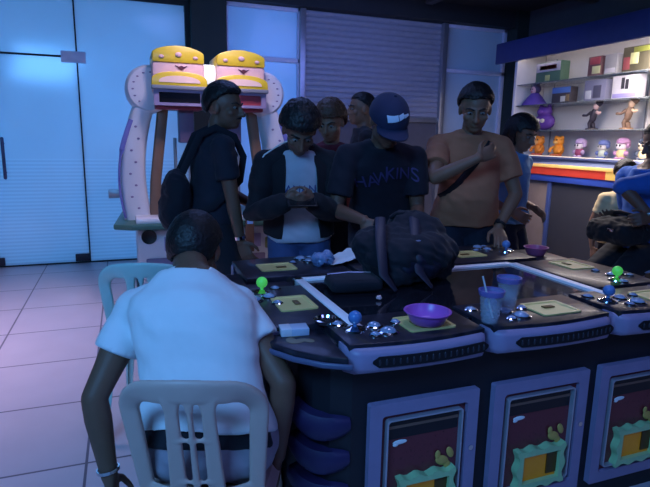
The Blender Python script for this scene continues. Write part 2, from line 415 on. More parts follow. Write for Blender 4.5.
def person(label, loc, yaw, J, look, group=None):
    """J: world joint targets; look: clothing dictionary. Returns the body (top-level, one continuous mesh)."""
    g = J.get; bw = look.get('build', 1.0); s = look.get('scale', 1.0); belly = look.get('belly', 0)
    loc = V((loc[0], loc[1], 0)); Rz = MX.Rotation(yaw, 3, 'Z'); fw = Rz @ V((0, 1, 0)); rt = Rz @ V((1, 0, 0)); up = V((0, 0, 1))
    P = V(g('P', loc + up * .93 * s)); N = V(g('N', loc + up * 1.43 * s)); K = V(g('K', P.lerp(N, .66) - fw * .01))
    Hc = V(g('H', N + up * .135 * s + fw * .02)); hy, hp, hr = g('look', (yaw, 0, 0)); HF = rot_frame(hy, hp, hr)
    s0 = s; 
    hR, hF, hU = HF @ V((1, 0, 0)), HF @ V((0, 1, 0)), HF @ V((0, 0, 1))
    spine = (N - P).normalized()
    rp = V(g('rp', rt)).normalized(); rk = V(g('rk', rt)).normalized()
    fp = spine.cross(rp).normalized(); fk = spine.cross(rk).normalized()
    if fp.dot(fw) < 0 and abs(fp.dot(fw)) > .2: fp = -fp
    if fk.dot(fw) < 0 and abs(fk.dot(fw)) > .2: fk = -fk
    sw = look.get('shoulder', .175) * bw * s
    shd = {}
    for sd, n_ in ((1, 'R'), (-1, 'L')): shd[sd] = V(g('S' + n_, N - spine * .078 * s + rk * sd * sw))
    UA, FA = .285 * s, .25 * s
    arm = {}
    for sd, n_ in ((1, 'R'), (-1, 'L')):
        w_ = V(g('W' + n_, shd[sd] - up * .50 * s + rk * sd * .06 + fw * .06)); hint = V(g('E' + n_, -fw * .8 + rk * sd * .5))
        e_, w_ = ik(shd[sd], w_, UA, FA, hint); arm[sd] = (shd[sd], e_, w_)
    TH, SH = .42 * s, .41 * s
    leg = {}
    for sd, n_ in ((1, 'R'), (-1, 'L')):
        hj = P - up * .04 * s + rp * sd * .088 * bw * s if 'seated' not in J else P - up * .01 + rp * sd * .09 * bw * s
        a_ = V(g('A' + n_, loc + rt * sd * .11 * s + up * .085 * s)); kn, a_ = ik(hj, a_, TH, SH, V(g('KN' + n_, fw)))
        leg[sd] = (hj, kn, a_)
    def ax(t):
        c = P.lerp(N, t) if False else (P.lerp(K, t / .66) if t <= .66 else K.lerp(N, (t - .66) / .34))
        r = rp.lerp(rk, min(1, max(0, t / .66))).normalized(); f = fp.lerp(fk, min(1, max(0, t / .66))).normalized()
        return c, r, f
    SEC = [(-.20, .09, .08, 0), (-.10, .158, .112, 0), (0, .168, .118, .1), (.15, .158, .112, .6), (.30, .148, .108, 1), (.45, .148, .107, .8), (.60, .158, .110, .35), (.72, .168, .108, .1), (.82, .160, .094, 0), (.90, .118, .076, 0), (1.0, .062, .060, 0)]
    def torso(bm, inf, t0, t1, flare=0, collar=0):
        rings = []; ts = [x for x in SEC if t0 - 1e-6 <= x[0] <= t1 + 1e-6]
        def sec(t):
            for a, b_ in zip(SEC, SEC[1:]):
                if a[0] <= t <= b_[0]:
                    q = (t - a[0]) / (b_[0] - a[0]); return tuple(lerp(a[i], b_[i], q) for i in range(4))
            return SEC[-1] if t > 1 else SEC[0]
        tt = sorted(set([t0, t1] + [x[0] for x in ts]))
        L = (N - P).length
        for t in tt:
            _, a, b_, bl = sec(t); c, r, f = ax(max(t, -.0)) if t >= 0 else (P + (P - K).normalized() * (-t) * L, rp, fp)
            k = inf + flare * max(0, (.3 - t) / .3); top = collar if t >= 1 else 0
            rings.append(sq(c + f * belly * bl * .5, r, f, a * bw * s + k + top, b_ * s * (1 + .3 * (bw - 1)) + k + belly * bl * .5 + top))
        loft(bm, rings)
    def limb(bm, a, b_, prof, n=16, flat=1.0):
        pts = [a.lerp(b_, t) for t, _ in prof]; tube(bm, pts, [(r * s * flat, r * s) for _, r in prof], n=n, round_ends=True)
    # ---- body
    bm = B(); torso(bm, 0, -.20, 1.0)
    nb = Hc - hU * .05 * s - hF * .022 * s
    tube(bm, [N - spine * .04, N.lerp(nb, .5) - hF * .004, nb], [.062 * s * (bw * .4 + .6), .055 * s * (bw * .4 + .6), .057 * s], round_ends=True)
    for sd in (1, -1):
        S_, E_, W_ = arm[sd]
        tube(bm, [N - spine * .01 + rk * sd * .02, N.lerp(S_, .55) - spine * .008, S_], [.045 * s, .048 * s, .052 * s], round_ends=True)
        tube(bm, [K + rk * sd * .09 * bw * s, S_], [.06 * s, .054 * s], round_ends=True)
        limb(bm, S_, E_, ((0, .054 * bw), (.35, .050 * bw), (.7, .043), (1, .038)))
        limb(bm, E_, W_, ((0, .038), (.25, .040), (.6, .033), (1, .0245)))
        n_ = 'R' if sd > 0 else 'L'
        hd = V(g('D' + n_, (W_ - E_).normalized() * .9 + fw * .15)); th = V(g('T' + n_, fw - rk * sd * .4))
        hand(bm, W_, hd, th, sd, g('C' + n_, .5), s)
        hj, kn, an = leg[sd]
        limb(bm, hj, kn, ((0, .088 * bw), (.3, .083 * bw), (.7, .064), (1, .054)))
        limb(bm, kn, an, ((0, .054), (.3, .056), (.65, .042), (1, .036)))
        ell(bm, an + fw * .06 * s - up * .045 * s, (.042 * s, .12 * s, .036 * s), Rz)
    sb, s = s, s * 1.07
    q = lambda x, f, u: Hc + (hR * x + hF * f + hU * u) * (sb * 1.07)
    e = lambda x, f, u, a, b_, c: ell(bm, q(x, f, u), (a * s, b_ * s, c * s), HF)
    e(0, -.012, .028, .076, .096, .088); e(0, .022, -.035, .060, .070, .074); e(0, .054, -.082, .032, .030, .022); e(0, .0, -.06, .055, .06, .045)
    e(0, .073, .024, .050, .016, .011)
    tube(bm, [q(0, .086, .014), q(0, .098, -.010), q(0, .108, -.028)], [.0085 * s, .010 * s, .0135 * s], n=10, round_ends=True)
    e(.011, .094, -.031, .009, .010, .008); e(-.011, .094, -.031, .009, .010, .008)
    e(0, .081, -.053, .024, .013, .0055); e(0, .081, -.063, .021, .013, .006); e(.040, .055, -.022, .024, .024, .022); e(-.040, .055, -.022, .024, .024, .022)
    for sd in (1, -1): e(sd * .076, -.008, -.004, .010, .018, .030)
    body = obj('person', bm, look.get('skin', m_skin), None, voxel=.0052, it=3)
    M0 = MX.Translation(loc); body.data.transform(M0.inverted()); body.location = loc; WORLD[body.name] = M0
    tag(body, label, 'person', group)
    # ---- face details
    for sd in (1, -1):
        bm = B(); ell(bm, q(sd * .031, .0755, .006), (.0135 * s, .010 * s, .0075 * s), HF); ey = obj('eye', bm, m_eye, body)
        bm = B(); ell(bm, q(sd * .031, .0825, .005), (.006 * s, .0045 * s, .006 * s), HF, 2); obj('pupil', bm, m_iris, ey)
        bm = B(); tube(bm, [q(sd * .014, .088, .024), q(sd * .032, .085, .031), q(sd * .052, .066, .025)], [.0035 * s, .0045 * s, .003 * s], n=8, round_ends=True); obj('eyebrow', bm, m_hair, body)
    if look.get('moustache'):
        bm = B(); tube(bm, [q(-.024, .083, -.050), q(0, .097, -.044), q(.024, .083, -.050)], [.003, .0055, .003], n=8, round_ends=True); obj('moustache', bm, m_hair, body)
    # ---- hair
    hs = look.get('hair', 'short')
    if hs:
        bm = B(); bmesh.ops.create_icosphere(bm, subdivisions=6 if hs != 'fuzz' else 5, radius=1)
        hx = {'short': (.084, .105, .103), 'full': (.092, .112, .115), 'long': (.090, .112, .106), 'fuzz': (.064, .086, .074), 'crop': (.089, .112, .110)}[hs]
        kill = []
        for v in bm.verts:
            x, f, u = v.co
            a = abs(x)
            lim = .50 - .25 * max(0, a - .45) if f > .45 else (lerp(.16, .40, (f - .12) / .33) if f > .12 else (lerp(-.05, .16, (f + .2) / .32) if f > -.2 else lerp(-.05, -.52, min(1, (-f - .2) / .35))))
            if hs == 'long': lim = .30 if f > .5 else (.0 if f > .25 else -.95)
            if hs == 'crop' and f < -.2: lim = -.88
            if hs == 'full': lim -= .16 if f > .3 else .10
            lim += .06 * noise.noise(V((x, f, u)) * 4)
            if u < lim: kill.append(v)
            amp = {'short': .025, 'full': .045, 'long': .03, 'fuzz': .015, 'crop': .010}[hs]
            k = 1 + amp * (noise.noise(v.co * 5) + .6 * noise.noise(V((v.co.x * 22, v.co.y * 7, v.co.z * 9)))) - (.06 if u < lim + .12 else 0)
            v.co = V((x * hx[0], f * hx[1], u * hx[2])) * k
        bmesh.ops.delete(bm, geom=kill, context='VERTS')
        mtx = MX.Translation(q(0, -.012, .028)) @ HF.to_4x4() @ MX.Scale(s, 4)
        bm.transform(mtx)
        h = obj('hair', bm, look.get('haircol', m_hair), body, solid=.014)
        if hs == 'long':
            bm = B()
            for sd in (-1, 0, 1):
                tube(bm, [q(sd * .06, -.06, .02), q(sd * .07, -.075, -.06), q(sd * .055, -.08, -.16)], [(.045, .03), (.045, .028), (.03, .018)], n=14, round_ends=True, up=hF)
            obj('hair_length', bm, look.get('haircol', m_hair), h, voxel=.007, it=3, folds=.004, fscale=40)
    s = sb
    # ---- trousers
    if 'trousers' in look:
        bm = B(); torso(bm, .010, -.20, .22)
        for sd in (1, -1):
            hj, kn, an = leg[sd]; e2 = kn.lerp(an, look.get('inseam', .97))
            limb(bm, hj, kn, ((0, .100 * bw), (.3, .097 * bw), (.7, .080), (1, .070)))
            pts = [kn, kn.lerp(e2, .5), e2]; tube(bm, pts, [.070 * s, .066 * s, .060 * s])
        obj('trousers', bm, look['trousers'], body, voxel=.009, it=4, folds=.008)
    if 'waistband' in look:
        bm = B(); torso(bm, .016, -.02, .20); obj('waistband', bm, look['waistband'], body, voxel=.008, it=3)
    for sd in (1, -1):
        hj, kn, an = leg[sd]; f0 = V(g('foot', fw)); f0 = V((f0.x, f0.y, 0)).normalized(); r0 = f0.cross(up)
        a0 = V((an.x, an.y, 0)); bm = B(); rings = []
        for t, w_, h_ in ((-.075, .025, .05), (-.06, .037, .075), (-.02, .040, .085), (.05, .045, .072), (.11, .050, .052), (.16, .046, .042), (.19, .030, .034)):
            rings.append([a0 + f0 * t * s + r0 * x * w_ * s + up * z_ * h_ * s for x, z_ in ((1, .0), (1.02, .25), (.9, .7), (.5, .97), (0, 1.0), (-.5, .97), (-.9, .7), (-1.02, .25), (-1, 0))])
        loft(bm, rings); obj('shoe', bm, look.get('shoes', m_shoe), body)
    # ---- upper garment
    if 'shirt' in look:
        bm = B(); hem = look.get('hem', .05); ease = look.get('ease', .014)
        torso(bm, ease, hem, 1.0, flare=look.get('flare', .012), collar=.012)
        sl = look.get('sleeve', .55)
        for sd in (1, -1):
            S_, E_, W_ = arm[sd]
            tube(bm, [N - spine * .02 + rk * sd * .045, N.lerp(S_, .55) - spine * .004, S_], [.046 * s, .053 * s, .060 * s], round_ends=True)
            tube(bm, [K + rk * sd * .09 * bw * s, S_], [.075 * s, .068 * s], round_ends=True)
            if sl <= 1:
                e2 = S_.lerp(E_, sl); tube(bm, [S_, S_.lerp(e2, .5), e2], [.061 * bw * s, .066 * bw * s, .066 * bw * s], n=18)
            else:
                limb(bm, S_, E_, ((0, .072 * bw), (.5, .068 * bw), (1, .058)))
                e2 = E_.lerp(W_, sl - 1); tube(bm, [E_, E_.lerp(e2, .5), e2], [.058 * s, .054 * s, .046 * s], n=18)
        ob = obj(look.get('shirtname', 'shirt'), bm, look['shirt'], body, voxel=.008, it=4, folds=look.get('folds', .008), fscale=look.get('fscale', 9))
        body['_'] = 0; del body['_']
        look['_shirt'] = ob
    return dict(body=body, arm=arm, leg=leg, P=P, K=K, N=N, H=Hc, q=q, HF=HF, fk=fk, rk=rk, spine=spine, fw=fw, s=s, shirt=look.get('_shirt'), ax=ax)

def cloth(n, c, var=.15): return mat(n, c, .85, var=var, scale=22, bump=.15, sheen=.05)
def watch(pr, sd, m, nm='wristwatch', wide=.009):
    S_, E_, W_ = pr['arm'][sd]; d = (W_ - E_).normalized(); c = W_ - d * .025; s_, u_ = frame(d)
    bm = B()
    N = 24
    rings = [[c + d * dx + (s_ * math.cos(2 * PI * k / N) + u_ * math.sin(2 * PI * k / N)) * (.030 + dr) for k in range(N)] for dx, dr in ((-wide, 0), (-wide, .004), (wide, .004), (wide, 0))]
    loft(bm, rings, closed=True); lathe(bm, c + u_ * .031, [(0, 0), (.014, 0), (.014, .007), (0, .008)], 20, u_)
    return obj(nm, bm, m, pr['body'])

# --- white-shirted person seated in front, back to the camera
m_wshirt = cloth('white_cotton', (.80, .82, .84), .04)
m_dktr = cloth('dark_trousers', (.012, .013, .02)); m_jean = cloth('blue_jeans', (.05, .08, .19)); m_navytr = cloth('navy_trousers', (.012, .015, .03))
rv = V((math.cos(YWM), math.sin(YWM), 0)); fv = V((-math.sin(YWM), math.cos(YWM), 0))
c0 = CH1
Pw = c0 - fv * .06 + V((0, 0, .50)); Nw = V((.19, 1.70, .955)); Kw = Pw.lerp(Nw, .66) - fv * .035 + V((0, 0, .02))
pw = person('person in a white T-shirt seated with back turned, leaning at the table corner', (c0.x, c0.y), YWM, dict(
    seated=1, P=Pw, N=Nw, K=Kw, H=(.215, 1.855, .985), look=(YWM - R(5), R(42), 0),
    SL=Nw - rv * .185 + V((0, -.03, -.115)), SR=Nw + rv * .135 + V((0, -.03, -.095)),
    WL=V((-.085, 1.60, .36)), EL=-rv * .6 - fv * .5, WR=V((.405, 1.47, .41)), ER=rv * .7 - fv * .6,
    DL=V((.02, .05, -1)), TL=fv, DR=V((.02, .1, -1)), TR=fv, CL=.8, CR=.8,
    AL=c0 + fv * .42 - rv * .16 + V((0, 0, .085)), AR=c0 + fv * .40 + rv * .12 + V((0, 0, .085)), KNL=fv + V((0, 0, .8)) - rv * .3, KNR=fv + V((0, 0, .8)) + rv * .1),
    dict(skin=m_skin2, shirt=m_wshirt, trousers=cloth('light_grey_trousers', (.36, .32, .38)), waistband=m_dktr, hair='crop', sleeve=.5, build=1.06, hem=.07, flare=.02, ease=.02, folds=.012, fscale=6))
bm = B(); S_, E_, W_ = pw['arm'][-1]
watch(pw, -1, m_chrome, 'bracelet', .005)

# --- dark-shirted person standing at left, backpack on the back, looking over the shoulder
lb = V((.50, 3.16, 0)); YB_ = R(-84)
pb = person('person in a dark shirt standing side-on with a backpack, face turned to the camera', (lb.x, lb.y), YB_, dict(
    P=lb + V((-.02, 0, .93)), N=lb + V((.0, -.01, 1.405)), H=lb + V((.055, -.03, 1.535)), look=(R(-128), R(4), 0),
    WR=V((.60, 2.96, .80)), ER=V((-.4, -.9, 0)), DR=V((.35, -.2, -.9)), TR=V((.7, -.5, 0)), WL=V((.78, 3.28, .95)), CR=.6),
    dict(skin=m_skin2, shirt=cloth('dark_navy_shirt', (.012, .014, .026)), trousers=m_dktr, hair='short', sleeve=.62, build=.98, hem=-.08, moustache=True))
watch(pb, 1, m_chrome)

# --- person in a dark jacket over white tee, looking down at a phone
lc = V((.905, 2.85, 0)); YC = R(170); fc = V((-math.sin(YC), math.cos(YC), 0)); rc = V((math.cos(YC), math.sin(YC), 0))
PHC = V((.815, 2.51, 1.07))
pc = person('person in an open dark jacket over a white tee, head bowed to a phone', (lc.x, lc.y), YC, dict(
    P=lc + V((0, 0, .87)), N=lc + V((-.03, -.08, 1.32)), H=lc + V((-.055, -.18, 1.415)), look=(R(172), R(40), 0),
    WR=PHC + rc * .075 + V((0, .05, -.01)), WL=PHC - rc * .075 + V((0, .05, -.01)), ER=rc * .5 - fc * .3 - V((0, 0, .9)), EL=-rc * .5 - fc * .3 - V((0, 0, .9)),
    DR=-rc * .75 + fc * .5 + V((0, 0, .15)), DL=rc * .75 + fc * .5 + V((0, 0, .15)), TR=fc * .4 + V((0, 0, 1)), TL=fc * .4 + V((0, 0, 1)), CR=.9, CL=.9),
    dict(skin=m_skin2, shirt=cloth('pale_grey_tee', (.50, .50, .56), .06), shirtname='t_shirt', trousers=m_jean, hair='full', sleeve=.5, build=.98, hem=-.06, scale=.97))
# open jacket: shell with the front cut away
def jacket(pr, m, gap=.075, hem=-.02):
    P, K, N, rk, fk, s = pr['P'], pr['K'], pr['N'], pr['rk'], pr['fk'], pr['s']
    bm = B(); rings = []
    for t, a, b_ in ((hem, .200, .150), (.15, .195, .148), (.35, .190, .145), (.55, .194, .144), (.72, .200, .138), (.84, .188, .122), (.93, .125, .098), (1.0, .085, .083), (1.06, .080, .080)):
        c = pr['ax'](min(t, 1.0))[0] if t >= 0 else P + (P - K).normalized() * -t * .5
        if t > 1: c = N + pr['spine'] * .03
        rg = []
        g0 = gap + .03 * (1 - t)
        for k in range(41):
            th0 = math.asin(min(.95, g0 / a)); q_ = PI / 2 + th0 + (2 * PI - 2 * th0) * k / 40
            rg.append(c + rk * a * math.cos(q_) + fk * b_ * math.sin(q_))
        rings.append([bm.verts.new(p) for p in rg])
    for a, b_ in zip(rings, rings[1:]):
        for k in range(40): bm.faces.new((a[k], a[k + 1], b_[k + 1], b_[k]))
    j = obj('jacket', bm, m, pr['body'], solid=.012, it=1, folds=.008)
    for sd in (1, -1):
        S_, E_, W_ = pr['arm'][sd]; b2 = B()
        tube(b2, [N + rk * sd * .07 - pr['spine'] * .02, N.lerp(S_, .6), S_], [.05, .060, .070], round_ends=True)
        tube(b2, [S_, S_.lerp(E_, .5), E_, E_.lerp(W_, .45), E_.lerp(W_, .93)], [.072, .074, .068, .062, .052], n=18, round_ends=True)
        obj('sleeve', b2, m, j, voxel=.008, it=4, folds=.010)
    # pale shoulder piping
    b3 = B(); S_ = pr['arm'][1][0]
    pts = [N.lerp(S_, t) + V((0, 0, .063 + .018 * math.sin(PI * min(t, 1)))) + fk * .055 for t in (.35, .6, .85, 1.1, 1.3)]
    pts[-1] -= V((0, 0, .04)); tube(b3, pts, .004, n=8); 
    pi_ = obj('shoulder_piping', b3, m_white, j); pi_['label'] = 'thin pale piping along the jacket shoulder'
    return j
jacket(pc, cloth('black_jacket', (.008, .008, .012)))
# worn print on the tee
def letters(pr, rows, m, nm, par, c, ux, uy, nz, h, off):
    bm = B()
    for (txt, dx, dy, sc, rot) in rows:
        cu = bpy.data.curves.new('t', 'FONT'); cu.body = txt; cu.size = h * sc; cu.extrude = .0015; cu.align_x = 'CENTER'
        to = bpy.data.objects.new('t', cu); COL.objects.link(to)
        me = bpy.data.meshes.new_from_object(to.evaluated_get(bpy.context.evaluated_depsgraph_get()))
        bpy.data.objects.remove(to); bpy.data.curves.remove(cu)
        me.transform(MX.Rotation(rot, 4, 'Z')); 
        mm = MX((ux, uy, nz)).transposed().to_4x4(); mm.translation = V(c) + ux * dx + uy * dy
        me.transform(mm); b0 = bmesh.new(); b0.from_mesh(me); bmesh.ops.triangulate(b0, faces=b0.faces[:]); bmesh.ops.subdivide_edges(b0, edges=[e for e in b0.edges if e.calc_length() > .02], cuts=2)
        b0.to_mesh(me); b0.free(); bm.from_mesh(me); bpy.data.meshes.remove(me)
    # settle every letter on to the cloth
    from mathutils.bvhtree import BVHTree
    par_me = par.data; mw = wm(par)
    bv = BVHTree.FromPolygons([mw @ v.co for v in par_me.vertices], [p.vertices[:] for p in par_me.polygons])
    for v in bm.verts:
        dpt = (v.co - V(c)).dot(nz)
        hit = bv.ray_cast(v.co + nz * .3, -nz)
        if hit[0] is not None: v.co = hit[0] + nz * (off + dpt)
    return obj(nm, bm, m, par, smooth=False)
m_print = mat('faded_blue_print', (.07, .09, .25), .7); m_print2 = mat('purple_print', (.05, .038, .13), .7)
nz = pc['fk']; uy = pc['spine']; ux = -pc['rk']
if ux.cross(uy).dot(nz) < 0: ux = -ux
letters(pc, [('AMAN', 0, .0, 1, 0), ('IND', .0, -.055, 1.0, 0)], m_print, 'shirt_print', pc['shirt'], pc['ax'](.55)[0] + nz * .1, ux, uy, nz, .058, .002)
# phone in the hands
ph = thing('smartphone', 'dark smartphone held in both hands by the person in the open jacket', 'phone', PHC)
RP = rot_frame(YC, R(-35))
bm = B(); box(bm, PHC, (.145, .072, .009), MX.Rotation(YC, 3, 'Z') @ MX.Rotation(R(-30), 3, 'X'), bev=.004); obj('phone_body', bm, m_blk, ph)
bm = B(); box(bm, PHC + V((0, 0, .0)) + (MX.Rotation(YC, 3, 'Z') @ MX.Rotation(R(-30), 3, 'X')) @ V((0, 0, .005)), (.128, .064, .001), MX.Rotation(YC, 3, 'Z') @ MX.Rotation(R(-30), 3, 'X')); obj('phone_screen', bm, m_gloss, ph)

# --- person in a cap bending over the bag
le = V((1.325, 2.74, 0)); YE = R(176); fe = V((-math.sin(YE), math.cos(YE), 0)); re_ = V((math.cos(YE), math.sin(YE), 0))
pe = person('person in a navy cap and dark printed tee bending over the black backpack', (le.x, le.y), YE, dict(
    P=le + V((.07, .04, .92)), N=le + V((-.04, -.13, 1.355)), K=le + V((-.02, -.05, 1.2)), H=le + V((-.065, -.245, 1.465)), look=(R(178), R(36), 0),
    WR=V((1.10, 2.40, .985)), WL=V((1.39, 2.40, .95)), ER=re_ * .35 - fe * .5 - V((0, 0, .7)), EL=-re_ * .35 - fe * .5 - V((0, 0, .7)), DR=fe * .5 + V((.2, 0, -.6)), DL=fe * .5 + V((-.2, 0, -.6)), CR=.7, CL=.7, TR=-re_ * .7 + fe * .5 + V((0, 0, .3)), TL=re_ * .7 + fe * .5),
    dict(skin=m_skin2, shirt=cloth('black_tee', (.009, .009, .018)), trousers=m_navytr, hair='fuzz', sleeve=.72, build=1.08, hem=-.08, shoulder=.18, shoes=m_shoe))
def cap(pr, m, mlogo):
    q, HF, s = pr['q'], pr['HF'], pr['s']; bm = B()
    rings = []
    for a in range(0, 10):
        th = R(-8 + a * 10.5); rings.append([q(.093 * math.cos(th) * math.cos(p), -.012 + .114 * math.cos(th) * math.sin(p), .030 + .100 * math.sin(th)) for p in [2 * PI * k / 36 for k in range(36)]])
    loft(bm, rings); c = obj('cap', bm, m, pr['body'], folds=.002, fscale=25)
    bm = B(); rings = []
    for k in range(13):
        x = -.078 + .156 * k / 12; w_ = math.sqrt(max(0, 1 - (x / .080) ** 2)); y0 = .075 - .03 * (x / .08) ** 2; y1 = y0 + .012 + .075 * w_
        zb = .022 - .018 * (x / .08) ** 2; rings.append([q(x, y0, zb), q(x, y0, zb + .006), q(x, y1, zb - .010), q(x, y1, zb - .016)])
    loft(bm, rings); obj('visor', bm, m, c)
    bm = B()   # slanted pale emblem of the cap front
    from mathutils.bvhtree import BVHTree
    mw = wm(c); bv = BVHTree.FromPolygons([mw @ v.co for v in c.data.vertices], [p.vertices[:] for p in c.data.polygons])
    fdir = HF @ V((0, 1, 0))
    for (x0, x1, u0, u1, h0, h1) in ((.050, .004, .066, .080, .026, .022), (.000, -.022, .080, .088, .020, .018), (-.026, -.052, .084, .084, .014, .008)):
        g_ = []
        for i_ in range(9):
            row = []
            for j_ in range(4):
                t = i_ / 8; x = lerp(x0, x1, t) + .006 * (j_ / 3 - .5); u = lerp(u0, u1, t) + lerp(h0, h1, t) * (j_ / 3 - .5)
                p = q(x, .3, u); h_ = bv.ray_cast(p, -fdir); row.append(bm.verts.new((h_[0] if h_[0] is not None else q(x, .1, u)) + fdir * .003))
            g_.append(row)
        for a_, b_ in zip(g_, g_[1:]):
            for k_ in range(3): bm.faces.new((a_[k_], b_[k_], b_[k_ + 1], a_[k_ + 1]))
    obj('emblem', bm, mlogo, c, solid=.003)
    bm = B(); ell(bm, q(0, -.012, .132), (.008, .008, .004)); obj('button', bm, m, c)
cap(pe, cloth('navy_cap_twill', (.016, .022, .065)), mat('pale_blue_thread', (.6, .75, .9), .6))
nz = pe['fk']; uy = pe['spine']; ux = -pe['rk']
if ux.cross(uy).dot(nz) < 0: ux = -ux
letters(pe, [('HA', -.095, -.03, 1.25, R(16)), ('W', -.015, .0, 1.2, R(6)), ('KINS', .095, .018, 1.25, R(-6))], m_print2, 'shirt_print', pe['shirt'], pe['ax'](.66)[0] + nz * .1, ux, uy, nz, .075, .003)

# --- person in the orange tee
lg = V((1.93, 2.76, 0)); YG = R(158); fg = V((-math.sin(YG), math.cos(YG), 0)); rg_ = V((math.cos(YG), math.sin(YG), 0))
pg = person('person in an orange tee with a dark strap across the chest at the table corner', (lg.x, lg.y), YG, dict(
    P=lg + V((0, 0, .93)), N=lg + V((-.03, -.06, 1.42)), H=lg + V((-.055, -.12, 1.55)), look=(R(150), R(20), 0),
    WR=V((1.765, 2.43, 1.29)), ER=rg_ * 1.0 - V((0, 0, .8)), DR=V((.8, -.1, .35)), TR=V((-.1, 0, 1)), CR=.8,
    WL=V((1.985, 2.50, .895)), EL=-rg_ - fg * .5, DL=V((-.35, -.75, -.45)), TL=rg_ + V((0, 0, .1)), CL=.35),
    dict(skin=m_skin, shirt=cloth('orange_cotton', (.44, .17, .085), .08), shirtname='t_shirt', trousers=m_navytr, hair='short', sleeve=.66, build=1.06, belly=.085, hem=-.06, folds=.010))
bm = B(); sp = pg['shirt'].data
from mathutils.bvhtree import BVHTree
bv = BVHTree.FromPolygons([wm(pg['shirt']) @ v.co for v in sp.vertices], [p.vertices[:] for p in sp.polygons])
pts = []
for t in [k / 14 for k in range(15)]:
    a0 = lerp(.92, .28, t); c_ = pg['ax'](a0)[0]; tgt = c_ + pg['rk'] * lerp(-.10, .17, t)
    h_ = bv.ray_cast(tgt + pg['fk'] * .5, -pg['fk']); pts.append((h_[0] if h_[0] is not None else tgt) + pg['fk'] * .006)
tube(bm, pts, [(.020, .004)] * len(pts), n=10, up=pg['fk']); st = obj('chest_strap', bm, m_blk, pg['body']); st['label'] = 'dark bag strap across the orange shirt'
watch(pg, -1, m_blk, 'wristband', .008)

# --- person in the blue top behind the orange tee
lh = V((2.545, 3.10, 0)); YH = R(205); 
phh = person('dark-haired person in a bright blue top half behind the orange-shirted one', (lh.x, lh.y), YH, dict(
    P=lh + V((0, 0, .85)), N=lh + V((.0, -.02, 1.295)), H=lh + V((.01, -.05, 1.425)), look=(R(196), R(18), 0),
    WL=V((2.62, 2.95, .94)), DL=V((.2, -.5, -.3)), WR=V((2.40, 2.90, .92))),
    dict(skin=m_skin, shirt=cloth('bright_blue_cotton', (.13, .30, .55)), trousers=m_navytr, hair='long', sleeve=.5, build=.9, hem=-.05, scale=.92))
# --- person in red between jacket and cap
ld = V((1.27, 3.34, 0))
pd = person('brown-haired person in a dark red top between the jacket and the cap', (ld.x, ld.y), R(165), dict(
    P=ld + V((0, 0, .88)), N=ld + V((0, -.02, 1.34)), H=ld + V((-.02, -.06, 1.475)), look=(R(140), R(22), 0)),
    dict(skin=m_skin, shirt=cloth('dark_red_cotton', (.22, .03, .05)), trousers=m_dktr, hair='full', haircol=m_hairbr, sleeve=.6, build=.92, scale=.95))
# --- person behind the cap
lf = V((1.80, 3.98, 0))
pf = person('person mostly hidden behind the navy cap, head in profile to the doors', (lf.x, lf.y), R(75), dict(
    P=lf + V((0, 0, .95)), N=lf + V((0, 0, 1.46)), H=lf + V((-.03, 0, 1.60)), look=(R(80), 0, 0)),
    dict(skin=m_skin, shirt=cloth('black_collared_shirt', (.02, .02, .025)), trousers=m_dktr, hair='short', sleeve=.6))
# --- small child beyond the right edge of the table
lk = V((3.39, 2.93, 0)); YK = R(150)
pk = person('small child in a cream top with dark print standing by the counter', (lk.x, lk.y), YK, dict(
    P=lk + V((0, 0, .64)), N=lk + V((0, 0, 1.03)), H=lk + V((-.01, -.02, 1.16)), look=(R(150), R(15), 0)),
    dict(skin=m_skin, shirt=cloth('cream_cotton', (.72, .55, .30)), trousers=m_dktr, hair='short', sleeve=.55, build=.95, scale=.70))
nz = pk['fk']; uy = pk['spine']; ux = -pk['rk']
if ux.cross(uy).dot(nz) < 0: ux = -ux
bm = B()
cc = pk['ax'](.62)[0] + nz * .105
for (x, y, a, b_) in ((-.01, .03, .03, .008), (.02, .02, .012, .02), (-.015, -.01, .02, .008), (.01, -.03, .014, .014), (-.02, -.05, .01, .012)): ell(bm, cc + ux * x + uy * y, (a, .01, b_), MX.Rotation(YK, 3, 'Z'))
obj('shirt_print', bm, m_blk, pk['shirt'])
# --- person in the blue jacket at the right edge, seated, bent to the table
li = V((3.25, 2.62, 0)); YI = R(80); fi = V((-math.sin(YI), math.cos(YI), 0)); ri = V((math.cos(YI), math.sin(YI), 0))
pi = person('person in a bright blue jacket seated at the far right, forearm reaching out', (li.x, li.y), YI, dict(
    seated=1, P=li + V((.03, 0, .715)), N=V((3.19, 2.58, 1.23)), K=V((3.26, 2.60, 1.05)), H=V((3.24, 2.56, 1.39)), look=(R(70), R(20), 0),
    WL=V((3.00, 2.36, .94)), EL=V((-1, .4, -.2)), DL=V((-1, .05, -.1)), TL=V((0, .3, 1)), CL=.8, WR=V((3.10, 2.70, .90)), ER=V((.6, .2, -1)),
    AL=li + V((-.42, -.13, .085)), AR=li + V((-.40, .15, .085)), KNL=V((-1, 0, .8)), KNR=V((-1, 0, .8))),
    dict(skin=m_skin2, shirt=cloth('royal_blue_nylon', (.03, .13, .50)), shirtname='jacket', trousers=m_dktr, hair='short', sleeve=1.15, build=1.05, hem=-.02, folds=.007))
watch(pi, -1, m_chrome)
sb = V((2.99, 2.58, .74)); t = thing('shoulder_bag', 'soft black bag on the lap of the person in the blue jacket', 'bag', sb, 0)
bm = B(); box(bm, sb + V((0, 0, .08)), (.24, .34, .15), None, bev=.05, seg=3); ell(bm, sb + V((0, 0, .12)), (.11, .15, .06)); obj('bag_body', bm, cloth('black_bag_nylon', (.010, .010, .013)), t, voxel=.008, it=3, folds=.014, fscale=14)
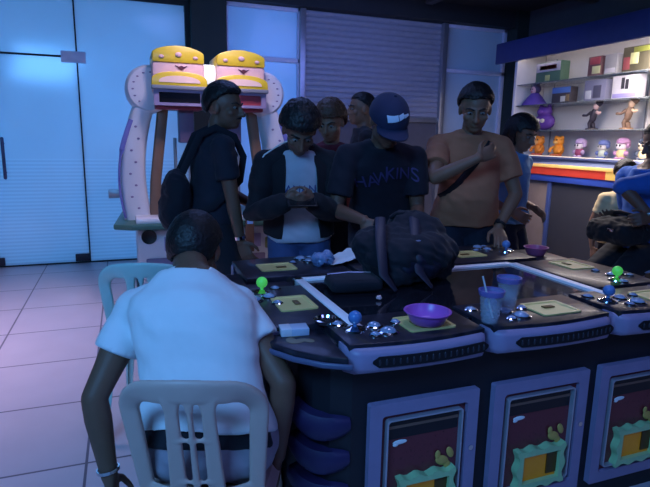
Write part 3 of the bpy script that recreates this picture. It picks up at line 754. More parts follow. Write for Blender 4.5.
bm = B(); tube(bm, [sb + V((.06, -.16, .10)), sb + V((.03, -.12, .185)), sb + V((0, 0, .205)), sb + V((.03, .12, .185)), sb + V((.06, .16, .10))], [(.014, .005)] * 5, n=10, up=V((1, 0, 0))); obj('bag_strap', bm, m_blk, t)
bm = B(); box(bm, sb + V((-.115, -.05, .10)), (.012, .05, .02), None, bev=.003); obj('bag_buckle', bm, m_chrome, t)

# ================================================================== GAME TABLE
ZT = .80
T = thing('arcade_fishing_table', 'large black multi-player arcade fishing table with yellow trays in the middle of the room', 'arcade game table', (1.30, 1.95, 0))
m_body = mat('black_laminate', (.014, .014, .020), .5)
m_deck = ramp_mat('printed_deck', 'Noise', [(.35, (.010, .010, .016)), (.55, (.022, .020, .035)), (.66, (.045, .035, .03)), (.8, (.015, .014, .02))], scale=22, rough=.36, coat=.08)
m_tray = mat('yellow_tray', (.74, .60, .22), .35, var=.06)
m_slot = mat('dark_slot', (.008, .008, .012), .5)
m_screen = mat('dark_screen_glass', (.008, .009, .014), .08, coat=.6)
m_strip = mat('white_diffuser', (.88, .90, .94), .35)
m_bclear = mat('clear_blue_button', (.30, .42, .62), .12, trans=.25)
m_bblue = mat('blue_ball', (.10, .24, .55), .25)
m_green_b = mat('green_ball', (.16, .85, .14), .3, emit=(.12, .9, .1), estr=.25)
# body: plan outline with a rounded near-left corner
out = [(2.12, 1.40), (2.12, 2.44), (.46, 2.44), (.46, 1.70), (.47, 1.62), (.49, 1.54), (.52, 1.48), (.56, 1.43), (.62, 1.40)]
bm = B(); prism(bm, [(x, y) for x, y in out], (0, 0, .05), (1, 0, 0), (0, 1, 0), .66); obj('cabinet_body', bm, m_body, T, smooth=False)
bm = B(); prism(bm, [(lerp(1.29, x, .97), lerp(1.92, y, .97)) for x, y in out], (0, 0, .0), (1, 0, 0), (0, 1, 0), .06); obj('plinth', bm, m_blk, T, smooth=False)
bm = B(); abox(bm, .50, 2.10, 1.42, 2.42, .70, .775, bev=.01); obj('deck_bed', bm, m_body, T)
bm = B(); abox(bm, .68, 1.73, 1.46, 2.08, .774, .792); obj('screen', bm, m_screen, T, smooth=False)
for (a, b_, c, d) in ((.645, .685, 1.44, 2.105), (1.735, 1.775, 1.48, 2.105), (.645, 1.775, 2.07, 2.105)):
    bm = B(); abox(bm, a, b_, c, d, .770, .802, bev=.004); obj('screen_border', bm, m_strip, T)

def station(o, u, v, w, dp, ballm, tray=True, seed=0, front=False, tu=None, tv=.118, jv=.125):
    """one player console. o = outer edge centre, u along the edge (player's left to right), v inward"""
    o = V((o[0], o[1], 0)); u = V((u[0], u[1], 0)).normalized(); v = V((v[0], v[1], 0)).normalized(); up = V((0, 0, 1))
    at = lambda a, b_, z: o + u * (a - w / 2) + v * b_ + up * z
    bow = .022
    # deck top: bowed outer edge
    pts = []
    for k in range(15):
        t = k / 14; pts.append((lerp(.012, w - .012, t), .018 - bow * math.sin(PI * t)))
    pts += [(w - .008, dp), (.008, dp)]
    bm = B(); prism(bm, pts, at(0, 0, ZT - .030), u, v, .030, bev=.004)
    if u.cross(v).z < 0:
        pass
    con = obj('console', bm, m_deck, T)
    # bumper along the outer edge, rounded at both ends
    bm = B(); rings = []
    N = 22
    for k in range(N + 1):
        t = k / N; x = lerp(.006, w - .006, t); e = min(t, 1 - t) * w
        y = .012 - bow * math.sin(PI * t) + .028 * max(0, 1 - e / .03) ** 2
        zt, zb = ZT - .012, ZT - .092 + .004 * math.sin(PI * t)
        p = lambda a, z: at(x, y + a, z)
        rings.append([p(.045, zt), p(.004, zt), p(-.010, zt - .006), p(-.016, zt - .018), p(-.014, zb + .02), p(-.008, zb + .006), p(.004, zb), p(.045, zb)])
    loft(bm, rings); obj('bumper', bm, m_trim, con, ang=50)
    bm = B(); rings = []
    for k in range(N + 1):
        t = k / N; t2 = lerp(.15, .97, t) if front else lerp(.10, .90, t); x = w * t2; y = .012 - bow * math.sin(PI * t2); e = min(t, 1 - t)
        h = .017 * math.sqrt(max(.05, 1 - max(0, 1 - e / .05) ** 2)); zc = ZT - .050
        rings.append([at(x, y - .010, zc + h), at(x, y - .0185, zc + h), at(x, y - .0185, zc - h), at(x, y - .010, zc - h)])
    loft(bm, rings)
    sl = obj('vent_slot', bm, m_slot, con)
    bm = B()
    for k in range(18):
        t2 = lerp(.19, .93, k / 17) if front else lerp(.14, .86, k / 17); x = w * t2; y = .012 - bow * math.sin(PI * t2)
        ell(bm, at(x, y - .0185, ZT - .050), (.004, .003, .010), MX.Rotation(math.atan2(u.y, u.x), 3, 'Z'), 2)
    obj('slot_ribs', bm, mat('rib_grey', (.03, .03, .045), .4), con)
    # yellow tray: raised rim, sunken floor
    if tray:
        bm = B(); cx, cy = (w * .64 if tu is None else tu), tv; tw, td = .165, .135
        oo, ii = rrect(tw, td, .012), rrect(tw - .022, td - .022, .008)
        f = lambda P, z, k=1: [at(cx + x * k, cy + y * k, z) for x, y in P]
        loft(bm, [f(oo, ZT - .004), f(oo, ZT + .005), f(ii, ZT + .005), f(ii, ZT + .0012, .95)], caps=False)
        bm.faces.new([bm.verts.new(p) for p in f(ii, ZT + .0012, .95)])
        tr = obj('ticket_tray', bm, m_tray, con)
        bm = B(); box(bm, at(cx + .02 * (seed % 3 - 1), cy + .01, ZT + .004), (.045, .02, .004), MX.Rotation(math.atan2(u.y, u.x), 3, 'Z'), bev=.001); obj('tray_slot', bm, mat('brown_slot', (.18, .10, .03), .5), tr)
    # joystick
    jx, jy = .075, jv
    bm = B(); lathe(bm, at(jx, jy, ZT), [(0, 0), (.036, 0), (.034, .006), (.018, .010), (.012, .014), (0, .014)]); jb = obj('joystick_base', bm, m_chrome, con)
    bm = B(); lathe(bm, at(jx, jy, ZT), [(0, .01), (.006, .01), (.006, .03), (0, .03)], 12); ell(bm, at(jx, jy, ZT + .041), (.0215,) * 3); j = obj('joystick', bm, ballm, con)
    for (bx, by, r, h) in ((.145, .135, .021, .013), (.165, .075, .025, .015), (.115, .062, .015, .009), (.225, .145, .015, .010), (.04, .185, .018, .010)):
        bm = B(); lathe(bm, at(bx, by, ZT), [(r * 1.35, 0), (r * 1.35, .004), (r * 1.05, .007), (r, .004)], 28); bz = obj('button', bm, m_chrome, con)
        pr = [(r * math.cos(a), .004 + h * math.sin(a)) for a in [R(k * 15) for k in range(6)]] + [(0, .004 + h)]
        bm = B(); lathe(bm, at(bx, by, ZT), pr, 24); 
        # the lens belongs to the button (same sub-part)
        me = bpy.data.meshes.new('t'); bm.to_mesh(me); bm.free(); me.transform(wm(T).inverted())
        b2 = bmesh.new(); b2.from_mesh(bz.data); n0 = len(b2.faces); b2.from_mesh(me); b2.faces.ensure_lookup_table()
        for fce in b2.faces[n0:]: fce.material_index = 1; fce.smooth = True
        b2.to_mesh(bz.data); b2.free(); bz.data.materials.append(m_bclear); bpy.data.meshes.remove(me)
    return con
X, Y = (1, 0), (0, 1)
station((.815, 1.325), X, Y, .49, .25, m_bblue, seed=0, front=True)
station((1.325, 1.325), X, Y, .51, .25, m_bblue, seed=1, front=True)
station((1.850, 1.325), X, Y, .50, .25, m_bblue, seed=2, front=True)
station((.345, 1.77), (0, -1), X, .47, .30, m_green_b, seed=1, tu=.24, tv=.20)
station((2.155, 1.85), (0, 1), (-1, 0), .50, .36, m_green_b, seed=2, tu=.36, tv=.155, jv=.185)
for k, cx in enumerate((.70, 1.21, 1.72)):
    station((cx, 2.51), (-1, 0), (0, -1), .50, .36, m_bblue, seed=k, tv=.20, jv=.20)
# corner decks
bm = B(); prism(bm, [(.565, 1.30), (.575, 1.60), (.34, 1.69), (.36, 1.58), (.39, 1.48), (.44, 1.40), (.50, 1.34)], (0, 0, .752), (1, 0, 0), (0, 1, 0), .026, bev=.006)
cd = obj('corner_deck', bm, m_deck, T)
bm = B(); tube(bm, [(.34, 1.70, .752), (.355, 1.58, .752), (.385, 1.48, .752), (.435, 1.40, .752), (.50, 1.335, .752), (.57, 1.295, .752)], [(.006, .009)] * 6, n=12, round_ends=True); obj('corner_trim', bm, mat('corner_trim_plastic', (.10, .11, .20), .4), cd)
bm = B()
for (x, y, a, b_, r_) in ((.47, 1.45, .030, .012, 20), (.45, 1.47, .016, .02, 0), (.50, 1.44, .014, .016, 40), (.47, 1.55, .03, .018, 0)): ell(bm, (x, lerp(1.49, y, .55), .779), (a, b_ * 1.2, .0015), MX.Rotation(R(r_), 3, 'Z'))
obj('corner_print', bm, mat('faded_gold_print', (.22, .18, .12), .5), cd)
for (px, py) in ((2.06, 2.30), (.50, 2.20)):
    bm = B(); box(bm, (px, py, .765), (.27, .27, .026), None, bev=.012); obj('corner_deck', bm, m_deck, T)
bm = B(); box(bm, (.50, 1.56, .782), (.0, .0, .0)); bm.free()
# purple fins stacked on the near-left corner column
for k, z in enumerate((.515, .40, .285, .17)):
    bm = B(); rings = []
    for i in range(15):
        t = i / 14; a = lerp(R(205), R(263), t); cx, cy, r_ = .64, 1.60, .205 + .012 * math.sin(PI * t)
        zc = z + .030 * (1 - t) ** 3 - .012 * math.sin(PI * t); h = .040 * (math.sin(PI * (.06 + .90 * t)) ** .28); w_ = .016
        d = V((math.cos(a), math.sin(a), 0)); c = V((cx, cy, zc)) + d * (r_ - .01)
        rings.append([c - d * .03 + V((0, 0, h)), c + d * w_ * .5 + V((0, 0, h)), c + d * w_ + V((0, 0, h * .6)), c + d * w_ * 1.2, c + d * w_ + V((0, 0, -h * .6)), c + d * w_ * .5 + V((0, 0, -h)), c - d * .03 + V((0, 0, -h))])
    loft(bm, rings); obj('corner_fin', bm, m_purple, T, ang=60)
# front access panels with poster and lit coin hatch
m_poster = ramp_mat('dark_red_poster', 'Voronoi', [(0, (.16, .02, .03)), (.35, (.07, .010, .016)), (.7, (.18, .03, .04))], scale=60, rough=.3)
m_posttop = mat('poster_black', (.012, .010, .014), .3)
m_mint = mat('mint_frame', (.40, .68, .34), .35)
m_hatch = mat('amber_window', (.42, .22, .015), .3, emit=(.75, .36, .01), estr=.07)
m_silver = mat('silver_edge', (.55, .55, .62), .3, .5)
m_gold = mat('gold_fish_print', (.62, .40, .10), .5)
YF = 1.40
for k, (x0, x1) in enumerate(((.672, 1.070), (1.133, 1.545), (1.602, 2.010))):
    cx, w = (x0 + x1) / 2, x1 - x0; z0, z1 = .10, .578; cz, h = (z0 + z1) / 2, z1 - z0
    u, v = (1, 0, 0), (0, 0, 1)
    bm = B(); ring_prism(bm, rrect(w, h, .006), rrect(w - .085, h - .085, .012), (cx, YF - .002, cz), u, v, .024); pn = obj('access_panel', bm, m_trim, T, smooth=False)
    # ring_prism extrudes along u x v = -Y, towards the player
    bm = B(); ring_prism(bm, rrect(w - .118, h - .118, .014), rrect(w - .130, h - .130, .010), (cx, YF, cz), u, v, .028); obj('silver_edge', bm, m_silver, pn, smooth=False)
    bm = B(); abox(bm, cx - w / 2 + .038, cx + w / 2 - .038, YF - .010, YF + .0, z0 + .038, z1 - .038); ps = obj('poster', bm, m_poster, pn, smooth=False); ps['label'] = 'dark red poster behind the panel'
    bm = B(); abox(bm, cx - w / 2 + .07, cx + w / 2 - .07, YF - .012, YF - .009, z1 - .135, z1 - .07); abox(bm, cx - w / 2 + .07, cx + w / 2 - .07, YF - .0125, YF - .009, z1 - .105, z1 - .099)
    obj('poster_band', bm, m_posttop, pn, smooth=False)
    bm = B(); abox(bm, cx - w / 2 + .068, cx + w / 2 - .068, YF - .014, YF - .010, z1 - .098, z1 - .089); obj('poster_line', bm, mat('brown_line', (.20, .11, .08), .5), pn, smooth=False)
    bm = B(); ell(bm, (cx - .085, YF - .013, z1 - .148), (.026, .003, .008)); ell(bm, (cx - .10, YF - .013, z1 - .156), (.010, .003, .006)); obj('poster_badge', bm, m_strip, pn)
    bm = B()   # plain golden fish shape above the hatch
    ell(bm, (cx + .075, YF - .016, z0 + .235), (.026, .006, .017), MX.Rotation(R(20), 3, 'Y')); ell(bm, (cx + .105, YF - .016, z0 + .258), (.012, .006, .022), MX.Rotation(R(-25), 3, 'Y')); ell(bm, (cx + .058, YF - .016, z0 + .258), (.010, .005, .016)); ell(bm, (cx + .095, YF - .016, z0 + .217), (.013, .005, .013))
    obj('poster_fish', bm, m_gold, pn)
    # scalloped mint frame around an amber window
    hx, hz, hw, hh = cx + .012, z0 + .135, .205, .150
    o_ = []; i_ = []
    base = rrect(hw - .045, hh - .05, .004, n=1)
    M_ = 64; per = []
    P4 = [(-hw / 2, -hh / 2), (hw / 2, -hh / 2), (hw / 2, hh / 2), (-hw / 2, hh / 2)]
    I4 = [(-hw / 2 + .022, -hh / 2 + .022), (hw / 2 - .022, -hh / 2 + .022), (hw / 2 - .022, hh / 2 - .022), (-hw / 2 + .022, hh / 2 - .022)]
    for s_ in range(4):
        for q_ in range(16):
            t = q_ / 16; a, b_ = P4[s_], P4[(s_ + 1) % 4]; c, d = I4[s_], I4[(s_ + 1) % 4]
            wv = .006 * math.sin(2 * PI * t * (3 if s_ % 2 == 0 else 2) + PI / 2); nx, ny = ((0, -1), (1, 0), (0, 1), (-1, 0))[s_]
            o_.append((lerp(a[0], b_[0], t) + nx * wv, lerp(a[1], b_[1], t) + ny * wv)); i_.append((lerp(c[0], d[0], t), lerp(c[1], d[1], t)))
    bm = B(); ring_prism(bm, o_, i_, (hx, YF - .008, hz), u, v, .032); 
    hf = obj('hatch_frame', bm, m_mint, pn, smooth=True, ang=30)
    bm = B(); abox(bm, hx - hw / 2 + .020, hx + hw / 2 - .020, YF - .022, YF - .008, hz - hh / 2 + .020, hz + hh / 2 - .020); obj('hatch_window', bm, m_hatch, hf, smooth=False)
    bm = B(); abox(bm, hx + .035, hx + hw / 2 - .022, YF - .026, YF - .02, hz - hh / 2 + .035, hz + hh / 2 - .03); obj('hatch_door', bm, mat('dark_amber', (.10, .05, .008), .4), hf, smooth=False)
    bm = B(); lathe(bm, (x1 - .022, YF - .024, z1 - .21), [(0, .006), (.009, .006), (.009, 0), (0, 0)], 16, V((0, -1, 0))); obj('panel_lock', bm, m_chrome, pn)

# ------------------------------------------------------------------ things on the table
def bowl(name, label, c, r, h, m, grp=None):
    bm = B(); lathe(bm, c, [(0, 0), (r * .62, 0), (r * .74, h * .15), (r * .90, h * .7), (r * .97, h * .97), (r * 1.05, h), (r * 1.05, h * 1.06), (r * .95, h * 1.05), (r * .86, h * .68), (r * .70, h * .2), (r * .58, h * .1), (0, h * .1)], 48)
    return solo(name, bm, m, label, 'bowl', c, grp)
m_bowl = mat('purple_plastic', (.42, .12, .52), .3, var=.05); m_bowl2 = mat('pink_plastic', (.45, .10, .22), .3)
bowl('plastic_bowl', 'purple plastic bowl resting on the yellow tray at the near edge of the table', (.885, 1.425, ZT + .006), .072, .040, m_bowl, 'plastic bowls')
bowl('plastic_bowl', 'pink plastic bowl at the far right corner of the game table', (2.07, 2.28, ZT - .021), .062, .042, m_bowl2, 'plastic bowls')
m_cup = mat('clear_cup_plastic', (.75, .8, .95), .10, alpha=.17); m_cuprim = mat('violet_rim', (.20, .18, .50), .3, alpha=.75); m_drink = mat('melted_ice', (.55, .62, .8), .1, alpha=.22)
def cup(label, c, h, fill):
    t = thing('plastic_cup', label, 'cup', c, 0, 'plastic cups of drink')
    bm = B(); lathe(bm, c, [(0, 0), (.026, 0), (.030, .02), (.036, h * .7), (.0385, h), (.0372, h), (.0346, h * .7), (.0288, .022), (.024, .003), (0, .003)], 36); obj('cup_body', bm, m_cup, t)
    bm = B(); lathe(bm, c, [(.0375, h - .014), (.0395, h - .014), (.0425, h - .003), (.0425, h + .003), (.0375, h + .003), (.0365, h - .010)], 36); obj('cup_rim', bm, m_cuprim, t)
    bm = B(); lathe(bm, c, [(0, .005), (.0235, .005), (.0282, .022), (.028 + .006 * fill, h * fill), (0, h * fill)], 32); obj('drink', bm, m_drink, t)
    return t
c1 = (1.095, 1.385, ZT + .001); t1 = cup('clear plastic cup with a drinking straw at the near table edge', c1, .105, .45)
bm = B(); tube(bm, [V(c1) + V((.012, .0, .012)), V(c1) + V((-.012, .012, .10)), V(c1) + V((-.024, .020, .150))], .0028, n=8); obj('drinking_straw', bm, m_white, t1)
cup('tall clear plastic cup without a straw, beyond the cup with the straw', (1.235, 1.475, ZT + .001), .115, .3)
# cigarette pack
bm = B(); box(bm, (.475, 1.535, .790), (.088, .055, .023), MX.Rotation(R(-6), 3, 'Z'), bev=.002)
cg = (.475, 1.535, .7785); t = thing('cigarette_pack', 'small pale blue and white carton lying on the table corner beside the white shirt', 'carton', cg)
obj('pack_body', bm, mat('pale_blue_card', (.50, .58, .74), .4), t)
bm = B(); box(bm, (.475 - .027, 1.535 + .003, .7905), (.034, .0556, .0236), MX.Rotation(R(-6), 3, 'Z'), bev=.002); obj('pack_lid', bm, mat('white_card', (.72, .74, .80), .4), t)
# ashtray ring near the corner
bm = B(); lathe(bm, (.585, 1.545, ZT + .0), [(.020, .0), (.036, 0), (.040, .012), (.034, .014), (.030, .006), (.0, .004), (0, 0)], 32)
solo('ashtray', bm, m_chrome, 'small round metal dish by the corner of the white screen border', 'dish', (.585, 1.545, ZT))
# sheet of white paper on the far deck, crumpled clear bag
def sheet(c, w, d, yaw, amp, lift):
    bm = B(); N = 16; vs = [[bm.verts.new(V((c[0], c[1], c[2])) + MX.Rotation(yaw, 3, 'Z') @ V(((i / N - .5) * w, (j / N - .5) * d, max(0, lift * (i / N) ** 2 + amp * (noise.noise(V((i * .35, j * .3, c[0]))) + .6))))) for j in range(N + 1)] for i in range(N + 1)]
    for i in range(N):
        for j in range(N): bm.faces.new((vs[i][j], vs[i + 1][j], vs[i + 1][j + 1], vs[i][j + 1]))
    return bm
solo('paper_sheet', sheet((.965, 2.33, ZT + .007), .21, .14, R(10), .010, .045), mat('white_paper', (.72, .75, .80), .7), 'curled sheet of white paper on the far edge of the table', 'paper', (.955, 2.33, ZT), solid=.001)
bm = B(); ell(bm, (.845, 2.285, ZT + .034), (.055, .04, .032), None, 5)
solo('crumpled_plastic_bag', bm, mat('blue_clear_film', (.25, .36, .62), .15, trans=.3), 'small crumpled bluish plastic bag beside the white paper', 'plastic bag', (.845, 2.285, ZT), folds=.016, fscale=24)
bm = B(); ell(bm, (.865, 1.735, ZT + .003), (.011, .008, .008), None, 4)
solo('paper_scrap', bm, mat('pink_paper', (.75, .5, .52), .7), 'tiny pinkish scrap of crumpled paper on the dark screen', 'scrap', (.865, 1.735, ZT - .006), folds=.004, fscale=90)
# backpack lying open on the screen
m_bag = cloth('black_nylon', (.007, .008, .015)); m_bag2 = mat('dark_blue_nylon', (.011, .013, .030), .55, var=.2)
bc = V((1.13, 2.00, .793))
t = thing('backpack', 'large black backpack slumped on the middle of the game table', 'bag', bc, R(12))
bm = B()
ell(bm, bc + V((0, 0, .105)), (.235, .16, .12)); ell(bm, bc + V((.05, .06, .16)), (.15, .12, .12)); ell(bm, bc + V((-.11, .04, .13)), (.13, .11, .10)); box(bm, bc + V((.0, .0, .05)), (.36, .26, .10), MX.Rotation(R(12), 3, 'Z'), bev=.04)
ell(bm, bc + V((.10, .14, .20)), (.10, .10, .07), MX.Rotation(R(20), 3, 'Y'))
for v in bm.verts: v.co.z = max(v.co.z, bc.z + .001)
obj('bag_body', bm, m_bag, t, voxel=.008, it=3, folds=.022, fscale=12)
bm = B(); ell(bm, bc + V((-.02, -.115, .085)), (.115, .05, .065)); obj('front_pocket', bm, m_bag2, t, voxel=.006, it=2, folds=.012, fscale=20)
bm = B(); tube(bm, [bc + V((-.15 + .30 * k / 10, -.075 - .045 * math.sin(PI * k / 10), .155 + .03 * math.sin(PI * k / 10))) for k in range(11)], .0045, n=8); obj('zip', bm, mat('zip_blue_grey', (.16, .18, .28), .3), t)
for dx in (-.10, .06):
    bm = B(); tube(bm, [bc + V((dx, .10, .22)), bc + V((dx - .03, .02, .262)), bc + V((dx - .08, -.09, .20)), bc + V((dx - .10, -.17, .07)), bc + V((dx - .06, -.20, .012))], [(.022, .006)] * 5, n=10, round_ends=True); obj('shoulder_strap', bm, m_bag2, t)
bm = B(); tube(bm, [bc + V((-.04, .10, .25)), bc + V((-.03, .06, .275)), bc + V((.04, .05, .275)), bc + V((.06, .08, .25))], .009, n=10); obj('carry_handle', bm, m_bag, t)
# flat dark pouch
pc_ = V((.835, 1.905, .793)); t = thing('flat_pouch', 'flat black pouch lying left of the big backpack on the dark screen', 'pouch', pc_, R(-8))
bm = B(); box(bm, pc_ + V((0, 0, .028)), (.21, .15, .05), MX.Rotation(R(-8), 3, 'Z'), bev=.02, seg=3); bmesh.ops.subdivide_edges(bm, edges=bm.edges[:], cuts=3); obj('pouch_body', bm, m_bag, t, it=2, folds=.008, fscale=18)
bm = B(); tube(bm, [pc_ + V((-.09, .055, .052)), pc_ + V((0, .05, .056)), pc_ + V((.09, .035, .052))], .004, n=8); obj('zip', bm, mat('zip_steel', (.35, .38, .45), .3, .6), t)
# backpack worn by the person at the left
t0 = V((.275, 3.16, 1.02)); t = thing('worn_backpack', 'dark backpack on the back of the side-on standing person', 'bag', t0, 0)
bm = B(); ell(bm, t0 + V((0, 0, 0)), (.085, .15, .185)); box(bm, t0 + V((.02, 0, -.03)), (.10, .26, .30), bev=.04); ell(bm, t0 + V((-.045, -.02, -.06)), (.06, .12, .11))
obj('bag_body', bm, m_bag, t, voxel=.008, it=4, folds=.012, fscale=14)
for sy in (-1, 1):
    S_ = pb['arm'][1 if sy < 0 else -1][0]
    bm = B(); tube(bm, [t0 + V((.03, sy * .09, .16)), V((.40, S_.y - sy * .055, 1.385)), V((.485, S_.y - sy * .05, 1.425)), V((.585, S_.y - sy * .05, 1.38)), V((.635, S_.y - sy * .045, 1.27)), V((.61, S_.y - sy * .02, 1.14)), V((.45, S_.y - sy * -.02, 1.00)), V((.30, 3.16 + sy * .13, .93))], [(.020, .005)] * 8, n=10, up=V((0, 1, 0))); obj('shoulder_strap', bm, m_bag, t)

# ================================================================== WHITE TWO-PLAYER ARCADE MACHINE
YM = 4.70; XC = .705
A = thing('arcade_machine', 'white two-player arcade machine with yellow-topped heads and curved arms by the glass doors', 'arcade machine', (XC, 5.05, 0))
m_mach = mat('machine_white', (.72, .72, .76), .4, var=.05); m_yel = mat('yellow_gloss', (.80, .58, .04), .35, var=.08); m_pink = mat('pink_panel', (.80, .52, .50), .4); m_mgreen = mat('green_trim', (.06, .16, .13), .4); m_red = mat('dark_red_panel', (.35, .05, .07), .4); m_bronze = mat('brown_post', (.20, .12, .08), .5); m_dot = mat('grey_dots', (.28, .22, .36), .5)
# base cabinet
bm = B(); abox(bm, XC - .62, XC + .62, YM + .0, YM + .80, .04, .64, bev=.03); obj('base_cabinet', bm, m_mach, A)
bm = B(); abox(bm, XC - .64, XC + .64, YM + .02, YM + .78, 0, .06, bev=.01); obj('plinth', bm, m_blk, A)
bm = B(); prism(bm, [(XC - .80, YM - .16), (XC - .66, YM - .24), (XC + .66, YM - .24), (XC + .80, YM - .16), (XC + .72, YM + .84), (XC - .72, YM + .84)], (0, 0, .635), (1, 0, 0), (0, 1, 0), .045, bev=.012); obj('deck_rim', bm, m_mgreen, A)
for sx in (-1, 1):
    cx = XC + sx * .36
    bm = B(); abox(bm, cx - .27, cx + .27, YM - .20, YM + .05, .675, .72, bev=.012); dk = obj('control_deck', bm, m_glossw, A)
    bm = B(); lathe(bm, (cx + .02, YM - .08, .72), [(0, .0), (.028, 0), (.026, .012), (.012, .02), (0, .02)]); lathe(bm, (cx + .02, YM - .08, .72), [(0, .01), (.006, .01), (.006, .06), (0, .06)], 10); ell(bm, (cx + .02, YM - .08, .785), (.016,) * 3); obj('joystick', bm, mat('blue_stick', (.08, .16, .45), .3), dk)
    bm = B(); abox(bm, cx - .26, cx + .26, YM - .045, YM + .01, .18, .60, bev=.012); fp_ = obj('front_panel', bm, m_mach, A)
    bm = B(); lathe(bm, (cx - .17, YM - .045, .545), [(0, .012), (.045, .012), (.058, .018), (.062, .0), (0, 0)], 28, V((0, -1, 0))); obj('speaker', bm, m_blk, fp_)
    bm = B(); abox(bm, cx - .05, cx + .06, YM - .055, YM - .04, .42, .54, bev=.004); obj('coin_plate', bm, mat('lilac_plate', (.36, .32, .52), .4), fp_)
    bm = B(); abox(bm, cx + .10, cx + .23, YM - .055, YM - .04, .40, .50, bev=.01); obj('sticker_panel', bm, mat('olive_print', (.34, .34, .12), .5), fp_)
    bm = B(); abox(bm, cx - .20, cx + .10, YM - .052, YM - .04, .24, .36, bev=.01); obj('prize_flap', bm, m_dot, fp_)
    # curved arm: shoulder disc on top, bowed leg
    bm = B(); rings = []
    for k in range(15):
        t = k / 14; z = lerp(.66, 1.70, t); x = XC + sx * lerp(.635, .50, 1) if False else XC + sx * (.60 + .055 * math.sin(PI * t * .9) - .13 * t ** 2)
        w = lerp(.115, .085, t); d = .15
        rings.append(sq(V((x, YM + .18, z)), V((1, 0, .0)), V((0, 1, 0)), w, d, 20, .5))
    loft(bm, rings); am = obj('arm', bm, m_mach, A, ang=60)
    bm = B(); lathe(bm, (XC + sx * .47, YM + .02, 1.745), [(0, .0), (.165, 0), (.185, .02), (.19, .06), (.19, .26), (.18, .30), (0, .30)], 44, V((0, 1, 0))); sd_ = obj('shoulder_disc', bm, m_mach, am)
    bm = B()
    for q_ in range(9):
        a = R(-50 + q_ * 24); 
        p = V((XC + sx * .47 + sx * .13 * math.cos(a), YM + .018, 1.745 + .13 * math.sin(a))); ell(bm, p, (.010, .004, .006), None, 2)
    for q_ in range(8):
        z = .78 + q_ * .095; t = (z - .66) / 1.04; x = XC + sx * (.60 + .055 * math.sin(PI * t * .9) - .13 * t ** 2); ell(bm, (x + .02 * (-1) ** q_, YM + .03, z), (.012, .004, .009), None, 2)
    obj('dot_print', bm, m_dot, am)
    bm = B(); tube(bm, [(XC + sx * (.705 + .055 * math.sin(PI * t * .9) - .10 * t ** 2), YM + .04, lerp(.70, 1.50, t)) for t in [k / 10 for k in range(11)]], (.010, .02)); obj('edge_shade', bm, mat('violet_shade', (.20, .20, .52), .4), am)  # violet shading down the arm's outer side, put in as a coloured strip
    # display head
    hx = XC + sx * .25
    bm = B(); abox(bm, hx - .205, hx + .205, YM - .10, YM + .30, 1.70, 1.96, bev=.03); hd = obj('display_head', bm, m_pink, A)
    outl = [(-.20, 0)] + [(-.20 + .40 * k / 16, .075 + .055 * math.sin(PI * k / 16) ** .7) for k in range(17)] + [(.20, 0)]
    bm = B(); prism(bm, outl, (hx, YM - .11 + .0, 1.945), (1, 0, 0), (0, 0, 1), -.40, bev=.012); cr = obj('crown', bm, m_yel, hd)
    bm = B()
    for dx, rr in ((-.13, .020), (0, .026), (.13, .020)): ell(bm, (hx + dx, YM - .115, 1.985 + (.02 if dx == 0 else 0)), (rr, .008, rr * .7))
    obj('crown_dots', bm, m_pink, cr)
    bm = B(); prism(bm, [(-.05, .012), (-.02, .0), (0, .008), (.02, 0), (.05, .012), (.02, -.014), (0, -.03), (-.02, -.014)], (hx + .02, YM - .10, 1.915), (1, 0, 0), (0, 0, 1), .006); obj('bow_emblem', bm, mat('dark_maroon', (.12, .03, .05), .5), hd, smooth=False)
    # yellow arch with pale inset
    ar = [(-.215, -.045)] + [(.215 * math.cos(PI - PI * k / 20), .075 * math.sin(PI * k / 20) ** .8) for k in range(21)] + [(.215, -.045)]
    bm = B(); prism(bm, ar, (hx, YM - .105, 1.80), (1, 0, 0), (0, 0, 1), .05, bev=.01); ah = obj('arch', bm, m_yel, hd)
    ar2 = [(.16 * math.cos(PI - PI * k / 20), .052 * math.sin(PI * k / 20) ** .8 - .012) for k in range(21)]
    bm = B(); prism(bm, ar2, (hx, YM - .152, 1.80), (1, 0, 0), (0, 0, 1), .008); obj('arch_inset', bm, mat('lit_peach', (.85, .60, .52), .4, emit=(1, .65, .5), estr=.12), ah, smooth=False)
    bm = B(); abox(bm, hx - .215, hx + .215, YM - .17, YM - .08, 1.735, 1.765, bev=.006); obj('sill', bm, mat('grey_sill', (.22, .24, .28), .4), hd)
    bm = B(); ring_prism(bm, rrect(.40, .125, .01), rrect(.32, .080, .006), (hx, YM - .09, 1.675), (1, 0, 0), (0, 0, 1), .05); sc_ = obj('screen_frame', bm, m_trim, hd, smooth=False)
    bm = B(); abox(bm, hx - .165, hx + .165, YM - .115, YM - .09, 1.632, 1.718); obj('screen', bm, m_gloss if sx < 0 else m_red, sc_, smooth=False)
    bm = B(); abox(bm, hx - .19, hx + .19, YM - .08, YM + .20, 1.585, 1.70, bev=.01); obj('head_box', bm, m_red, hd)
    # inner posts and backboard
    bm = B(); abox(bm, hx - .05 - sx * .05, hx + .07 - sx * .05, YM + .02, YM + .16, 1.32, 1.60, bev=.01); obj('hanging_block', bm, mat('dark_lilac', (.16, .12, .20), .5), A)
    for dx in (-.07, .05):
        bm = B(); tube(bm, [(hx + dx - sx * .04, YM + .12, .66), (hx + dx - sx * .04, YM + .12, 1.36)], .014, n=12); obj('post', bm, m_alu, A)
    bm = B(); rings = [sq(V((XC + sx * x, YM + .10, z)), V((1, 0, 0)), V((0, 1, 0)), .045, .05, 16, .5) for x, z in ((.47, .66), (.45, 1.0), (.37, 1.60))]; loft(bm, rings); obj('inner_brace', bm, m_bronze, A, ang=60)
